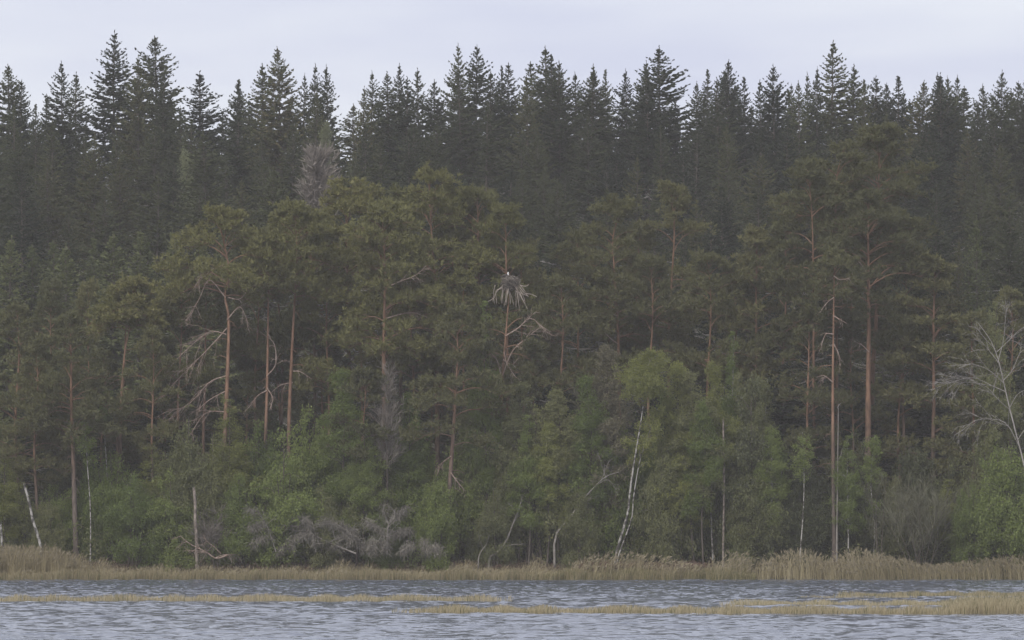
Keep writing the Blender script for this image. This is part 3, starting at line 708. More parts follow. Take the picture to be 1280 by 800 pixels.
# ------------------------------------------------------------------ the osprey's tree, its nest and the bird
DN = 406.5
nest_pine = pine([(624, 690), (626, 600), (628, 480), (633, 410), (637, 362)], DN, 2.6, 500, 'flat-topped dying pine that carries the osprey nest', 50, .2, 14, 1.0, 'dark_pine', None, ct=408,
     dead=[[(628, 470), (640, 440), (655, 425), (668, 415)], [(628, 480), (622, 452), (612, 440)], [(629, 450), (640, 456), (648, 448)], [(632, 420), (648, 410), (664, 398), (684, 416)], [(630, 440), (634, 456), (645, 472)]])
nx, nz0 = X(638, DN), Zp(359, DN)
nest = thing('bird_nest', 'large osprey nest of bleached sticks on a dying pine top, sticks hanging below', 'nest', (nx, DN, nz0))
rng = np.random.default_rng(77)
g = Geo()
for i in range(640):
    a = rng.uniform(0, 2 * pi); k = rng.uniform(0, 1)
    ro = np.interp(k, [0, .45, .8, 1], [.26, .56, .52, .30]) * (1 + .16 * sin(3 * a + 1) + .10 * sin(5 * a))
    rr = ro * rng.uniform(.35, 1.0) ** .4
    c = np.array([rr * cos(a), rr * sin(a), k * .80 - .12 + .05 * sin(2 * a)])
    d = np.array([-sin(a), cos(a), 0]) * rng.choice([-1, 1]) + rng.normal(0, .5, 3) * [1, 1, .6]
    d = nrm(d) * rng.uniform(.10, .36)
    g.tube(np.array([c - d, c + rng.normal(0, .02, 3), c + d]), rng.uniform(.007, .017) * np.array([1, .9, .6]), 3)
tag(g.build('stick_heap', M['heap'], nest), 'stuff')
HANG = [[(619, 357), (617, 366), (618, 380)], [(627, 362), (620, 364), (621, 380)], [(628, 358), (628, 370), (627, 379)], [(632, 358), (634, 368), (632, 381)], [(631, 357), (637, 368), (638, 380)],
        [(634, 358), (639, 370), (642, 381)], [(644, 360), (645, 372), (645, 384)], [(646, 362), (648, 378), (650, 389)], [(647, 364), (654, 376), (659, 386)], [(648, 358), (655, 366), (660, 370)],
        [(644, 365), (652, 367), (661, 371)], [(650, 357), (655, 363), (659, 368)], [(618, 373), (614, 375), (610, 377)], [(651, 358), (657, 358), (661, 356)], [(636, 360), (633, 372), (630, 383)], [(656, 368), (664, 368), (671, 371)]]
for k in range(12):
    a = rng.uniform(620, 656); HANG.append([(638 + (a - 638) * .5, 358), (a, rng.uniform(362, 368)), (a + (a - 638) * .25, rng.uniform(371, 380))])
for i, poly in enumerate(HANG):
    g = Geo(); yy = rng.uniform(-.45, .1)
    P = smooth_path([((a - 638) / FPX * DN, yy, Zp(b, DN) - nz0 + (.04 if k == 0 else 0)) for k, (a, b) in enumerate(poly)], 7)
    P[0, 1] *= .4
    g.tube(P, np.linspace(.034, .018, 7), 5)
    g.build('stick', M['stick'], nest, smooth=True)

def osprey():
    x0, z0 = X(633, DN), nz0 + .64
    o = thing('osprey', 'osprey with white head and dark brown back sitting low on the stick nest', 'bird', (x0, DN - .12, z0))
    pts = [((-.36, 0, .02), .020), ((-.25, 0, .05), .055), ((-.12, 0, .08), .10), ((.0, 0, .10), .115), ((.08, 0, .155), .075), ((.10, 0, .215), .055), ((.125, -.005, .262), .056), ((.155, -.01, .258), .040)]
    g = Geo(); P = smooth_path([p for p, r in pts], 26); R_ = np.interp(np.linspace(0, 1, 26), np.linspace(0, 1, len(pts)), [r for p, r in pts])
    R_[0] = .004; R_[-1] = .006
    g.tube(P, R_, 14)
    b = g.build('body', [M['bird_brown'], M['bird_white']], o, smooth=True)
    for p in b.data.polygons:
        c = p.center
        if c.x > .06 and c.z > .19 or (c.x > .07 and c.z > .1 and c.x > .09): p.material_index = 1
    g = Geo(); g.tube(smooth_path([(.160, -.01, .262), (.182, -.012, .258), (.192, -.012, .240)], 6), [.016, .013, .010, .008, .005, .002], 6); g.build('beak', M['beak'], o, smooth=True)
    for s in (-1, 1):
        g = Geo(); g.tube(smooth_path([(.162, -.008 + s * .036, .268), (.125, s * .055, .268), (.085, s * .050, .235)], 6), [.004, .012, .014, .013, .011, .003], 5); g.build('eye_stripe', M['bird_brown'], o, smooth=True)
        g = Geo(); P = smooth_path([(.05, s * .10, .13), (-.08, s * .12, .12), (-.22, s * .07, .08), (-.38, s * .015, .045)], 10)
        g.tube(P, [.01, .04, .058, .06, .055, .045, .036, .026, .016, .004], 7); g.build('wing', M['bird_brown'], o, smooth=True)
osprey()

# ------------------------------------------------------------------ birches, alders, willows
GL = 'broadleaved trees along the shore'
OWN = {313, 314, 333, 334, 320}
LV = dict(bush=[], birch=[], thin=[])
for k_ in range(4):
    t_ = leafy_meshes(900 + k_, [(0, 0, 0), (.1, 0, 2.2), (.05 * k_, .1, 5.0)], 2.3, .3, .045, 60, 26000, .078, .78, .3 + .08 * k_, 5)
    LV['bush'].append((5.0, 2.3) + tuple(q.mesh(n_, M[m_]) for q, n_, m_ in zip(t_, ('trunk', 'crown', 'twigs'), ('dark_bark', 'fresh', 'moss_twig'))))
for k_ in range(4):
    t_ = leafy_meshes(920 + k_, [(0, 0, 0), (.15, .1, 4), (-.1, 0, 8), (.1 * k_, .1, 12.0)], 2.2, 3.2 + .4 * k_, .075, 60, 28000, .080, .85, .35 + .1 * k_, 1)
    LV['birch'].append((12.0, 2.2) + tuple(q.mesh(n_, M[m_]) for q, n_, m_ in zip(t_, ('trunk', 'crown', 'twigs'), ('birch_bark', 'fresh', 'moss_twig'))))
for k_ in range(2):
    t_ = leafy_meshes(940 + k_, [(0, 0, 0), (.1, .1, 3), (-.12, 0, 6), (.1, .1, 9.0)], .95, 3.6, .05, 26, 6000, .075, .8, .4, 1)
    LV['thin'].append((9.0, .95) + tuple(q.mesh(n_, M[m_]) for q, n_, m_ in zip(t_, ('trunk', 'crown', 'twigs'), ('birch_bark', 'fresh', 'moss_twig'))))
def leafy(pts, D, R, cb, label, seed, mat='fresh', bark='birch_bark', r0=.07, nl=34, leaves=9000, size=.14, up=.8, droop=.3, stems=1, name='birch_tree', cat='birch', twig='moss_twig', group=GL, shape=1.0):
    bx = pts[0][0]; x0 = X(bx, D); zg = float(gz(x0, D)) - .1
    rng = np.random.default_rng(seed + 4000)
    path = [(0, 0, 0)] + [(X(a, D) - x0, rng.normal(0, .08), Zp(b, D) - zg) for a, b in pts]
    if path[1][2] < .6: path.pop(1)
    kind = 'bush' if name == 'willow_bush' else 'thin' if leaves < 5000 and bx < 1300 and D < 450 else 'birch'
    o = thing(name, label, cat, (x0, D, zg), group)
    if seed in OWN:
        tr, cr_, tw = leafy_meshes(seed, path, R * 1.1, max(.25, Zp(cb, D) - zg), r0 * .85, nl, leaves, .085, up, droop, stems, shape)
        a, b, c = tr.mesh('trunk', M[bark]), cr_.mesh('crown', M[mat]), tw.mesh('twigs', M[twig])
    else:
        v = LV[kind][seed % len(LV[kind])]; a, b, c = v[2:]
        o.scale = (R * 1.15 / v[1], R * 1.15 / v[1], path[-1][2] / v[0]); o.rotation_euler = (0, 0, rng.uniform(0, 6.28))
    for nme, me, mt in (('trunk', a, bark), ('crown', b, mat), ('twigs', c, twig)):
        q = link(nme, me, o); q.material_slots[0].link = 'OBJECT'; q.material_slots[0].material = M[mt]
        if nme == 'twigs': q['kind'] = 'stuff'
    return o
BU = dict(stems=4, bark='dark_bark', name='willow_bush', cat='bush', r0=.05, up=.75)
leafy([(352, 690), (355, 545)], 404, 2.9, 680, 'biggest light green bush at the foot of the straight orange pines', 301, leaves=24000, nl=60, **BU)
leafy([(300, 690), (298, 598)], 403.4, 2.1, 684, 'low light green bush in front of the dead-limbed pine', 302, leaves=13000, nl=40, **BU)
leafy([(430, 690), (426, 560), (420, 462)], 405.5, 2.3, 610, 'light green birch between the straight orange pines and the grey twiggy shrub', 303, leaves=16000, nl=44, bark='dark_bark')
leafy([(165, 695), (160, 588)], 403.2, 2.4, 688, 'green willow bush behind reeds near the pale snag, on the twin red pines side', 304, leaves=15000, nl=44, **BU)
leafy([(215, 695), (214, 592)], 403.6, 2.2, 688, 'green willow bush hard against the pale snag', 305, leaves=14000, nl=44, **BU)
leafy([(252, 690), (258, 572)], 405, 2.0, 660, 'dull brownish bush behind the pale snag', 306, 'dull', leaves=10000, nl=40, **BU)
leafy([(545, 694), (541, 588)], 402.8, 1.7, 688, 'bright green bush at the foot of the red shore pine', 307, leaves=14000, nl=40, **BU)
leafy([(510, 690), (508, 560), (505, 490)], 406, 1.8, 600, 'light green birch between the grey twiggy shrub and the red shore pine', 308, leaves=12000, nl=36, bark='dark_bark')
leafy([(606, 690), (607, 500), (605, 378)], 405.6, 1.5, 470, 'light green birch crown just under the osprey nest', 309, leaves=11000, nl=30, bark='dark_bark')
leafy([(683, 694), (688, 640), (690, 528)], 403.8, 1.9, 670, 'yellow-green birch between the osprey nest and slanting dead trunk, low by the reeds', 310, 'yellow', leaves=14000, nl=44, bark='dark_bark', r0=.05)
for k_, (a, b, t_, Dd, Rr, mt, lb) in enumerate([(700, 702, 486, 404.6, 2.2, 'dull', 'feathery dull green birch just over the slanting dead trunk'), (738, 740, 470, 404.2, 1.9, 'fresh', 'feathery light green birch between slanting dead trunk and crooked white birch'),
        (845, 846, 452, 404.8, 2.1, 'yellow', 'feathery yellow-green birch between crooked white birch and snapped birch'), (660, 662, 520, 403.6, 1.8, 'fresh', 'light green birch low between osprey nest and slanting dead trunk'),
        (880, 878, 500, 403.8, 1.7, 'fresh', 'light green birch low beside the snapped birch on the crooked birch side'), (590, 588, 470, 406.4, 1.6, 'dull', 'dull green birch between the red shore pine and the bent grey alder'),
        (945, 944, 470, 406.5, 1.6, 'dull', 'dull green birch rising behind between snapped birch and round green birch'), (455, 458, 530, 403.9, 1.8, 'fresh', 'light green birch rising behind the small crooked red pine')]):
    leafy([(a, 692), (b, 600), (b, t_)], Dd, Rr, 600, lb, 350 + k_, mt, leaves=9000, bark='dark_bark')
leafy([(648, 690), (650, 600), (652, 478)], 405, 2.2, 650, 'dull olive alder below the osprey nest', 311, 'dull', leaves=14000, nl=44, bark='dark_bark', name='alder_tree', cat='alder')
leafy([(757, 694), (757, 560), (756, 430)], 405, 2.1, 640, 'brownish budding alder with dark stem behind the slanting dead trunk', 312, 'brown', leaves=9000, size=.10, nl=48, bark='dark_bark', name='alder_tree', cat='alder', twig='twig', r0=.09)
leafy([(769, 698), (778, 665), (785, 640), (788, 610), (794, 570), (803, 515), (808, 470), (815, 440)], 403.0, 2.4, 510, 'crooked white birch with yellow-green crown leaning over the reeds', 313, 'yellow', leaves=20000, nl=54, r0=.105)
leafy([(772, 698), (789, 650), (792, 620), (800, 575), (810, 545), (822, 510)], 403.2, 1.4, 590, 'thin second stem growing against the crooked white birch', 314, 'yellow', leaves=6000, nl=24, r0=.06)
leafy([(868, 692), (868, 600), (870, 465)], 404.6, 2.4, 660, 'broad dull green birch between the crooked white birch and the snapped birch', 315, 'dull', leaves=17000, nl=50, bark='dark_bark')
leafy([(892, 692), (891, 640), (893, 560), (896, 452)], 405.5, 1.7, 600, 'birch with thin white stem and pale crown beside the snapped birch', 316, 'yellow', leaves=10000, nl=34, r0=.06)
leafy([(916, 690), (916, 520), (914, 416)], 409, 1.35, 520, 'narrow upright bright green birch rising behind the snapped birch', 317, leaves=10000, nl=32, bark='birch_bark')
leafy([(964, 694), (966, 620), (963, 534)], 404.6, 1.45, 660, 'round green birch with white stem near the reeds', 318, leaves=13000, nl=40, r0=.055)
leafy([(976, 694), (975, 620), (973, 560)], 406, .7, 640, 'thin white birch stem close behind the round green birch', 319, leaves=2500, nl=16, r0=.05)
leafy([(1000, 696), (1004, 640), (1005, 590), (1003, 540)], 404, .8, 600, 'thin bright white birch stem between round green birch and tall bare-stemmed pine', 320, leaves=2600, nl=16, r0=.055)
leafy([(1060, 692), (1064, 620), (1066, 545)], 404.8, 1.3, 670, 'airy light green birch between tall bare-stemmed pine and thickest pine', 321, leaves=8000, nl=30, r0=.04)
leafy([(1091, 692), (1092, 620), (1094, 545)], 405.6, .9, 620, 'thin pale birch stem by the foot of the thickest pine', 322, leaves=3500, nl=18, r0=.05)
leafy([(1262, 705), (1258, 620), (1252, 545)], 402.6, 2.9, 696, 'biggest drooping green willow at the frame edge under the silver dead tree', 323, leaves=26000, nl=64, **{**BU, 'droop': .45})
leafy([(1212, 704), (1208, 600)], 402.9, 1.5, 696, 'smaller green willow bush between bare grey willow and the biggest willow', 324, leaves=8000, nl=30, **BU)
leafy([(1245, 690), (1242, 500), (1240, 378)], 409, 1.9, 470, 'olive budding birch behind the top of the silver dead tree', 325, 'dull', leaves=7000, size=.11, nl=34, bark='dark_bark')
leafy([(826, 694), (830, 640), (832, 560)], 404, 1.9, 676, 'dull green bush just past the crooked white birch toward the snapped birch', 326, 'dull', leaves=12000, nl=40, **BU)
leafy([(722, 694), (722, 600)], 403.4, 1.7, 684, 'green bush at the foot of the slanting dead trunk', 327, 'dull', leaves=10000, nl=36, **BU)
leafy([(618, 694), (616, 610)], 403.2, 1.6, 686, 'grey-green bush behind the bent grey alder', 328, 'dull', leaves=9000, nl=36, **BU)
leafy([(480, 692), (480, 618)], 403.6, 1.6, 684, 'green bush rising behind the fallen dead crown', 329, leaves=9000, nl=34, **BU)
leafy([(400, 694), (402, 612)], 403.0, 1.5, 688, 'dull bush rising behind the fallen dead limbs below the straight orange pines', 330, 'dull', leaves=8000, nl=34, **BU)
leafy([(926, 692), (925, 600), (926, 470)], 407, .7, 560, 'tall thin white stem beside the snapped birch toward the round green birch', 331, 'dull', leaves=2500, nl=14, r0=.055)
leafy([(957, 690), (957, 560), (956, 474)], 408, .8, 520, 'thin pale stem standing just behind the round green birch', 332, 'dull', leaves=3000, nl=14, r0=.055)
leafy([(134, 600), (131, 545), (133, 490)], 407, .9, 530, 'short curved white birch stem in front of the twin red pines', 333, leaves=2500, nl=12, r0=.06)
leafy([(113, 640), (110, 590), (106, 530)], 405, .9, 580, 'thin slanting white birch between low-branched pine and twin red pines', 334, leaves=2500, nl=12, r0=.06)
leafy([(234, 420), (233, 250), (232, 190)], 500, 1.7, 260, 'pale green birch crown on the upper slope between twin red pines and dead-limbed pine', 335, 'pale', leaves=5000, size=.2, nl=26, bark='dark_bark')
leafy([(408, 420), (409, 250), (410, 152)], 516, 1.5, 195, 'pale green birch crown on the upper slope over the grey bare crown', 336, 'pale', leaves=4000, size=.2, nl=24, bark='dark_bark')
leafy([(930, 694), (932, 640), (930, 600)], 405, 1.3, 684, 'dark green bush in the gap between snapped birch and round green birch', 337, 'dull', leaves=7000, nl=30, **BU)
leafy([(1120, 692), (1120, 600)], 406, 1.3, 680, 'dark green bush between the thickest pine and bare grey willow', 338, 'dull', leaves=7000, nl=30, **BU)
leafy([(60, 690), (62, 620)], 406, 1.5, 684, 'dark bush in the shade behind the leaning white trunk', 339, 'dull', leaves=7000, nl=30, **BU)

# saplings filling the understory between the trunks
def sapling(px, py, D, v):
    x = X(px, D); zg = float(gz(x, D)) - .1; H = Zp(py, D) - zg
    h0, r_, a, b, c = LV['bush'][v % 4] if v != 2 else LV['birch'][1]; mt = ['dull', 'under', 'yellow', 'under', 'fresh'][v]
    o = thing('sapling_tree', '', 'sapling', (x, D, zg), 'saplings in the understory')
    k = H / h0; kw = (.5 + .5 * k) * (.9 if v != 2 else 1.2)
    o.scale = (kw, kw, k); o.rotation_euler = (0, 0, rs.uniform(0, 6.28))
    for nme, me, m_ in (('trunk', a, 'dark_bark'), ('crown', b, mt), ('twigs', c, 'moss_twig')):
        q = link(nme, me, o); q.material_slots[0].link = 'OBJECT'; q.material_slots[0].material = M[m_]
        if nme == 'twigs': q['kind'] = 'stuff'
    say_later(o, px, 'low sapling', -py)
px = 2
while px < 1290:
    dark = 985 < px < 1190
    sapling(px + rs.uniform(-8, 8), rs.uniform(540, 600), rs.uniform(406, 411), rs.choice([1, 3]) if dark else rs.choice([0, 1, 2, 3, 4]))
    px += 44
for k in range(31):
    px = -5 + 43 * k + rs.uniform(-10, 10); D = rs.uniform(413, 420)
    spruce(px, rs.uniform(440, 520), D, 'small spruces in the understory', 'low understory spruce', wide=rs.uniform(1.5, 1.9), young=(k % 2 == 0))

for px, py, v in [(70, 600, 4), (30, 610, 0), (140, 560, 4), (495, 600, 4), (575, 600, 0), (630, 580, 4), (715, 560, 4), (760, 560, 0), (860, 600, 4), (268, 540, 0), (286, 500, 2), (322, 520, 4), (385, 500, 4), (412, 540, 4), (462, 560, 0), (520, 540, 4), (585, 520, 4), (600, 560, 0), (640, 540, 2), (665, 500, 0), (700, 480, 2), (728, 520, 4), (742, 480, 0), (782, 520, 4),
                  (838, 480, 4), (850, 540, 2), (884, 520, 0), (908, 600, 4), (942, 480, 1), (940, 560, 0), (985, 600, 3), (1025, 610, 3), (1075, 610, 1), (1185, 600, 2), (1205, 640, 4), (1282, 600, 4), (120, 600, 4), (190, 560, 2), (236, 520, 0)]:
    sapling(px, py, rs.uniform(405, 408), v)

# ------------------------------------------------------------------ bare and dead trees
def bare(pts, D, R, cb, label, seed, mat='twig', nl=40, r0=.09, up=1.0, stems=1, name='bare_tree', cat='bare tree', droop=.05, twigs=3, wmul=1.0):
    """leafless crown of fine rising twigs"""
    bx = pts[0][0]; x0 = X(bx, D); zg = float(gz(x0, D)) - .1
    rng = np.random.default_rng(seed)
    path = smooth_path([(0, 0, 0)] + [(X(a, D) - x0, 0, Zp(b, D) - zg) for a, b in pts if Zp(b, D) - zg > .6], 16); H = path[-1, 2]
    cbm = max(.3, Zp(cb, D) - zg)
    tr, cr_ = Geo(), Geo()
    for st in range(stems):
        P = path.copy()
        if st:
            a = rng.uniform(0, 2 * pi); P = P * [1, 1, rng.uniform(.65, 1)] + np.outer((P[:, 2] / H) ** 1.1 * R * rng.uniform(.3, .95), [cos(a), sin(a), 0]) + [rng.normal(0, .3), rng.normal(0, .2), 0]
        tr.tube(P, r0 * (1 - .9 * P[:, 2] / P[-1, 2]) + .008, 6)
        for i in range(max(5, nl // stems)):
            h = cbm + (P[-1, 2] - cbm) * rng.uniform(0, .98); t = (h - cbm) / (P[-1, 2] - cbm)
            p0 = np.array([np.interp(h, P[:, 2], P[:, c]) for c in range(3)])
            a = i * 2.4 + rng.normal(0, .4); e = up * rng.uniform(.7, 1.15)
            Lb = max(.5, R * (.55 + .45 * sin(pi * (t * .8 + .15))) * (1 - .5 * t * t) * rng.uniform(.6, 1.1)) / max(.45, cos(e)) * .75
            s = np.linspace(0, 1, 6)[:, None]
            B = p0 + s * Lb * np.array([cos(a) * cos(e), sin(a) * cos(e), sin(e)]) - UP * droop * Lb * s ** 2 + rng.normal(0, .03, (6, 3)).cumsum(0) * s
            cr_.tube(B, np.linspace(.012 + .006 * Lb, .006, 6), 3)
            for k in range(int(9 + Lb * twigs * 3)):
                u = rng.uniform(.15, 1) * 4.99; j = int(u); q = B[j] * (1 - u + j) + B[j + 1] * (u - j)
                d = nrm((B[-1] - B[0]) / Lb * .8 + rng.normal(0, .42, 3) + UP * .15)
                cr_.blades(q[None], d[None], rng.uniform(.35, .95), .022 * wmul, rng, mid=.3)
    o = thing(name, label, cat, (x0, D, zg), 'leafless trees and shrubs')
    tr.build('trunk', M['dark_bark'], o, smooth=True); cr_.build('crown', M[mat], o)
    return o
bare([(396, 420), (397, 270), (398, 192)], 455, 2.1, 290, 'grey bare crown standing out against the dark slope spruces', 401, 'twig', nl=140, up=.9, wmul=2.8)
bare([(485, 680), (484, 580), (486, 468)], 404.3, 1.5, 590, 'grey twiggy shrub like an upright broom below the broad yellowish pine', 402, 'twig', nl=70, up=1.15, name='bare_shrub', cat='bare shrub', wmul=1.1)
bare([(1150, 704), (1150, 604)], 402.8, 2.5, 690, 'bare grey willow, a wide dome of thin twigs behind the reeds', 403, 'moss_twig', nl=150, up=.95, stems=12, r0=.022, name='bare_willow', cat='bare shrub')
bare([(732, 694), (728, 560), (722, 490)], 405.5, 1.9, 640, 'brownish leafless alder between the yellow-green birch and the slanting dead trunk', 404, 'moss_twig', nl=60, up=.9, name='bare_alder')
bare([(676, 694), (664, 600), (660, 520)], 404.8, 1.8, 640, 'grey leafless alder with slanting stem close beside the yellow-green birch', 405, 'moss_twig', nl=50, up=.85, name='bare_alder')
bare([(1096, 694), (1095, 600)], 404, 1.2, 680, 'thin bare bush among reeds at the foot of the thickest pine', 406, 'moss_twig', nl=34, up=1.0, stems=4, r0=.03, name='bare_shrub', cat='bare shrub')
bare([(272, 694), (270, 640)], 402.6, 1.6, 690, 'grey twiggy low shrub around the foot of the pale snag', 407, 'twig', nl=50, up=.7, stems=5, r0=.03, name='bare_shrub', cat='bare shrub')

def dead_tree(name, label, cat, D, trunk, rad, branches, seed, mat='dead', twig=.5, droop=.1, depth=2, top_chip=False, br=.05, base=True):
    x0 = X(trunk[0][0], D); zg = float(gz(x0, D)) - .1
    rng = np.random.default_rng(seed)
    o = thing(name, label, cat, (x0, D, zg), 'dead trunks and snags along the shore')
    pl = [(X(a, D) - x0, 0, Zp(b, D) - zg) for a, b in trunk]
    if base and pl[0][2] > .3: pl = [(pl[0][0], 0, 0)] + pl
    P = smooth_path(pl, 16)
    g = Geo(); rr = np.linspace(rad, rad * (.75 if top_chip else .2), 16); g.tube(P, rr, 8)
    if top_chip:
        for k in range(7):
            a = k * .9; g.blades((P[-1] + [cos(a) * rad * .4, sin(a) * rad * .4, -.05])[None], np.array([[rng.normal(0, .1), rng.normal(0, .1), 1]]), rng.uniform(.15, .4), .07, rng, mid=.2)
    g.build('trunk', M[mat], o, smooth=True)
    for poly in branches:
        g = Geo(); dep = rng.uniform(-1.2, .8); n = len(poly)
        B = smooth_path([(X(a, D) - x0, dep * (k / n), Zp(b, D) - zg) for k, (a, b) in enumerate(poly)], 12)
        bare_branch(g, rng, B, br, depth, twig, droop, fan=.38)
        g.build('branch', M[mat], o)
    return o
dead_tree('dead_tree', 'silver dead tree with drooping bare limbs beside the frame edge', 'dead tree', 401.9,
          [(1292, 690), (1284, 600), (1272, 550), (1262, 510), (1255, 480), (1248, 450), (1238, 425), (1222, 403)], .065,
          [[(1258, 490), (1240, 482), (1218, 472), (1195, 476), (1172, 484)], [(1254, 478), (1235, 462), (1212, 455), (1195, 462)], [(1262, 512), (1248, 500), (1230, 482), (1205, 478), (1178, 480)], [(1250, 455), (1238, 440), (1228, 428), (1218, 422)],
           [(1244, 436), (1232, 424), (1224, 414), (1218, 408)], [(1262, 510), (1270, 495), (1280, 488), (1294, 484)], [(1254, 476), (1266, 462), (1276, 440), (1290, 436)], [(1248, 450), (1254, 425), (1256, 400), (1258, 385)],
           [(1275, 560), (1258, 530), (1238, 524), (1218, 526), (1200, 540)], [(1246, 440), (1262, 425), (1275, 412), (1290, 404)], [(1272, 550), (1285, 530), (1296, 512)]], 501, mat='silver', br=.028, twig=.8, droop=.10)
dead_tree('snag', 'pale broken snag with flaking bark standing in the reeds', 'snag', 402.4, [(246, 692), (245.5, 670), (244, 650), (244, 630), (242.5, 612)], .12, [], 502, 'snag_bark', top_chip=True)
dead_tree('snag', 'slim grey snag with stubs close against the tall bare-stemmed pine', 'snag', 404.6, [(1046, 690), (1047, 590), (1048, 505)], .09, [[(1047, 510), (1049, 506), (1051, 504)], [(1047, 575), (1051, 570), (1053, 560)]], 503, depth=1, twig=.2)
dead_tree('birch_snag', 'leaning white trunk bending over the tall reeds', 'snag', 402.6, [(52, 692), (48, 672), (41, 650), (37, 630), (31, 608)], .10, [], 504, 'birch_bark', top_chip=True)
dead_tree('birch_snag', 'short pale stump by the frame edge near the leaning white trunk', 'snag', 403.4, [(3, 690), (2, 672), (1, 656)], .09, [], 505, 'birch_bark', top_chip=True)
dead_tree('birch_snag', 'snapped birch trunk with a red-brown broken top', 'snag', 404.5, [(904, 690), (905, 600), (904, 528)], .08, [], 506, 'snag_bark', top_chip=True)
dead_tree('dead_tree', 'slanting dead trunk, grey and forked, leaning up toward the crooked white birch', 'dead tree', 403.2, [(694, 672), (712, 648), (726, 628), (740, 612), (757, 596), (774, 590)], .085,
          [[(722, 634), (733, 628), (740, 620)], [(752, 600), (758, 584), (764, 570)], [(757, 596), (752, 580), (748, 566)], [(716, 642), (710, 656), (704, 670)], [(746, 606), (760, 600), (770, 612)]], 507, depth=2, twig=.35, br=.03)
dead_tree('dead_tree', 'bent grey alder trunk curving up out of the reeds below the osprey nest', 'dead tree', 403, [(612, 698), (622, 690), (632, 678), (640, 658), (645, 645), (652, 632)], .10,
          [[(643, 652), (648, 645), (658, 643)], [(644, 645), (640, 634), (634, 628)], [(648, 638), (651, 628), (654, 618)], [(628, 684), (640, 681), (655, 680)]], 508, depth=1, twig=.3, br=.035)
dead_tree('dead_tree', 'thin curved grey stem rising from reeds below the red shore pine', 'dead tree', 402.8, [(598, 700), (601, 690), (608, 680), (612, 668)], .05, [[(604, 686), (600, 676), (598, 668)]], 509, depth=1, twig=.25, br=.02)

# fallen dead crowns at the water's edge: grey drooping sprays
def fallen(label, D, x_base, limbs, seed, spray=1.0, mat='dead'):
    x0 = X(x_base, D); zg = float(gz(x0, D)) - .05
    rng = np.random.default_rng(seed)
    o = thing('fallen_tree', label, 'fallen tree', (x0, D, zg), 'fallen dead crowns at the water edge')
    for li, (poly, r, hang) in enumerate(limbs):
        g = Geo(); n = len(poly); dep = rng.uniform(-.6, .6)
        P = smooth_path([(X(a, D) - x0, dep * k / n + (.1 if li else 0), max(.02, Zp(b, D) - zg)) for k, (a, b) in enumerate(poly)], 12)
        bare_branch(g, rng, P, r, 2, .4, .35, fan=.5)
        tw = Geo(); m = int(430 * hang * spray)
        if m:
            u = rng.uniform(.15, 1, m) * 10.99; j = u.astype(int); f = (u - j)[:, None]
            c = P[j] * (1 - f) + P[j + 1] * f + rng.normal(0, .16, (m, 3)) * [1, 1.4, .8]
            tw.blades(c, np.column_stack([rng.normal(0, .5, m), rng.normal(0, .4, m), rng.normal(-.7, .45, m)]), rng.uniform(.2, .6, m), .028, rng, mid=.3)
        b = g.build('trunk' if li == 0 else 'branch', M[mat], o)
        if m: tag(tw.build('dead_sprays', M['dead_twig'], b), 'stuff')
    return o
fallen('larger fallen dead crown, a heap of grey drooping sprays on the shore', 401.9, 400,
       [([(445, 692), (420, 682), (398, 672), (375, 660), (358, 654)], .07, .8), ([(410, 678), (425, 672), (435, 666), (445, 662)], .04, .7), ([(395, 690), (390, 670), (385, 652), (375, 645)], .04, 1.2), ([(430, 690), (440, 670), (420, 655), (405, 650)], .04, 1.3),
        ([(370, 695), (365, 678), (375, 668), (385, 668)], .03, 1.1), ([(455, 694), (450, 678), (440, 664), (424, 652)], .03, 1.3), ([(345, 694), (352, 684), (362, 680)], .03, .9)], 601)
fallen('smaller fallen dead crown with a forked upright limb, beside the bright green bush', 401.7, 484,
       [([(484, 692), (484, 670), (486, 656), (492, 648), (494, 636)], .06, .3), ([(486, 656), (480, 640), (480, 628)], .03, .3), ([(490, 650), (500, 640), (508, 634)], .03, .7), ([(484, 672), (470, 658), (456, 650)], .04, 1.3),
        ([(486, 672), (500, 664), (512, 662)], .04, 1.3), ([(470, 694), (464, 682), (466, 674)], .03, 1.2), ([(500, 694), (508, 684), (514, 680)], .03, 1.2), ([(484, 690), (482, 680), (476, 676)], .03, 1.0), ([(536, 694), (532, 682), (530, 674)], .02, .8), ([(548, 694), (546, 686), (543, 680)], .02, .6)], 602)
fallen('bare fallen limbs crossing at the foot of the pale snag', 402.2, 268,
       [([(284, 694), (270, 698), (258, 690), (238, 680), (226, 670)], .06, .05), ([(270, 697), (278, 694), (288, 693), (300, 694)], .04, .1), ([(276, 692), (268, 684), (258, 676), (254, 668)], .035, .05), ([(262, 692), (254, 690), (248, 690)], .03, .1)], 603, mat='dead_pine')
fallen('grey dead branches draped in the bush below the straight orange pines', 401.8, 330,
       [([(345, 690), (335, 660), (322, 640), (312, 636)], .035, .6), ([(335, 662), (322, 655), (312, 660)], .025, .7), ([(338, 675), (325, 672), (315, 680)], .025, .7)], 604)

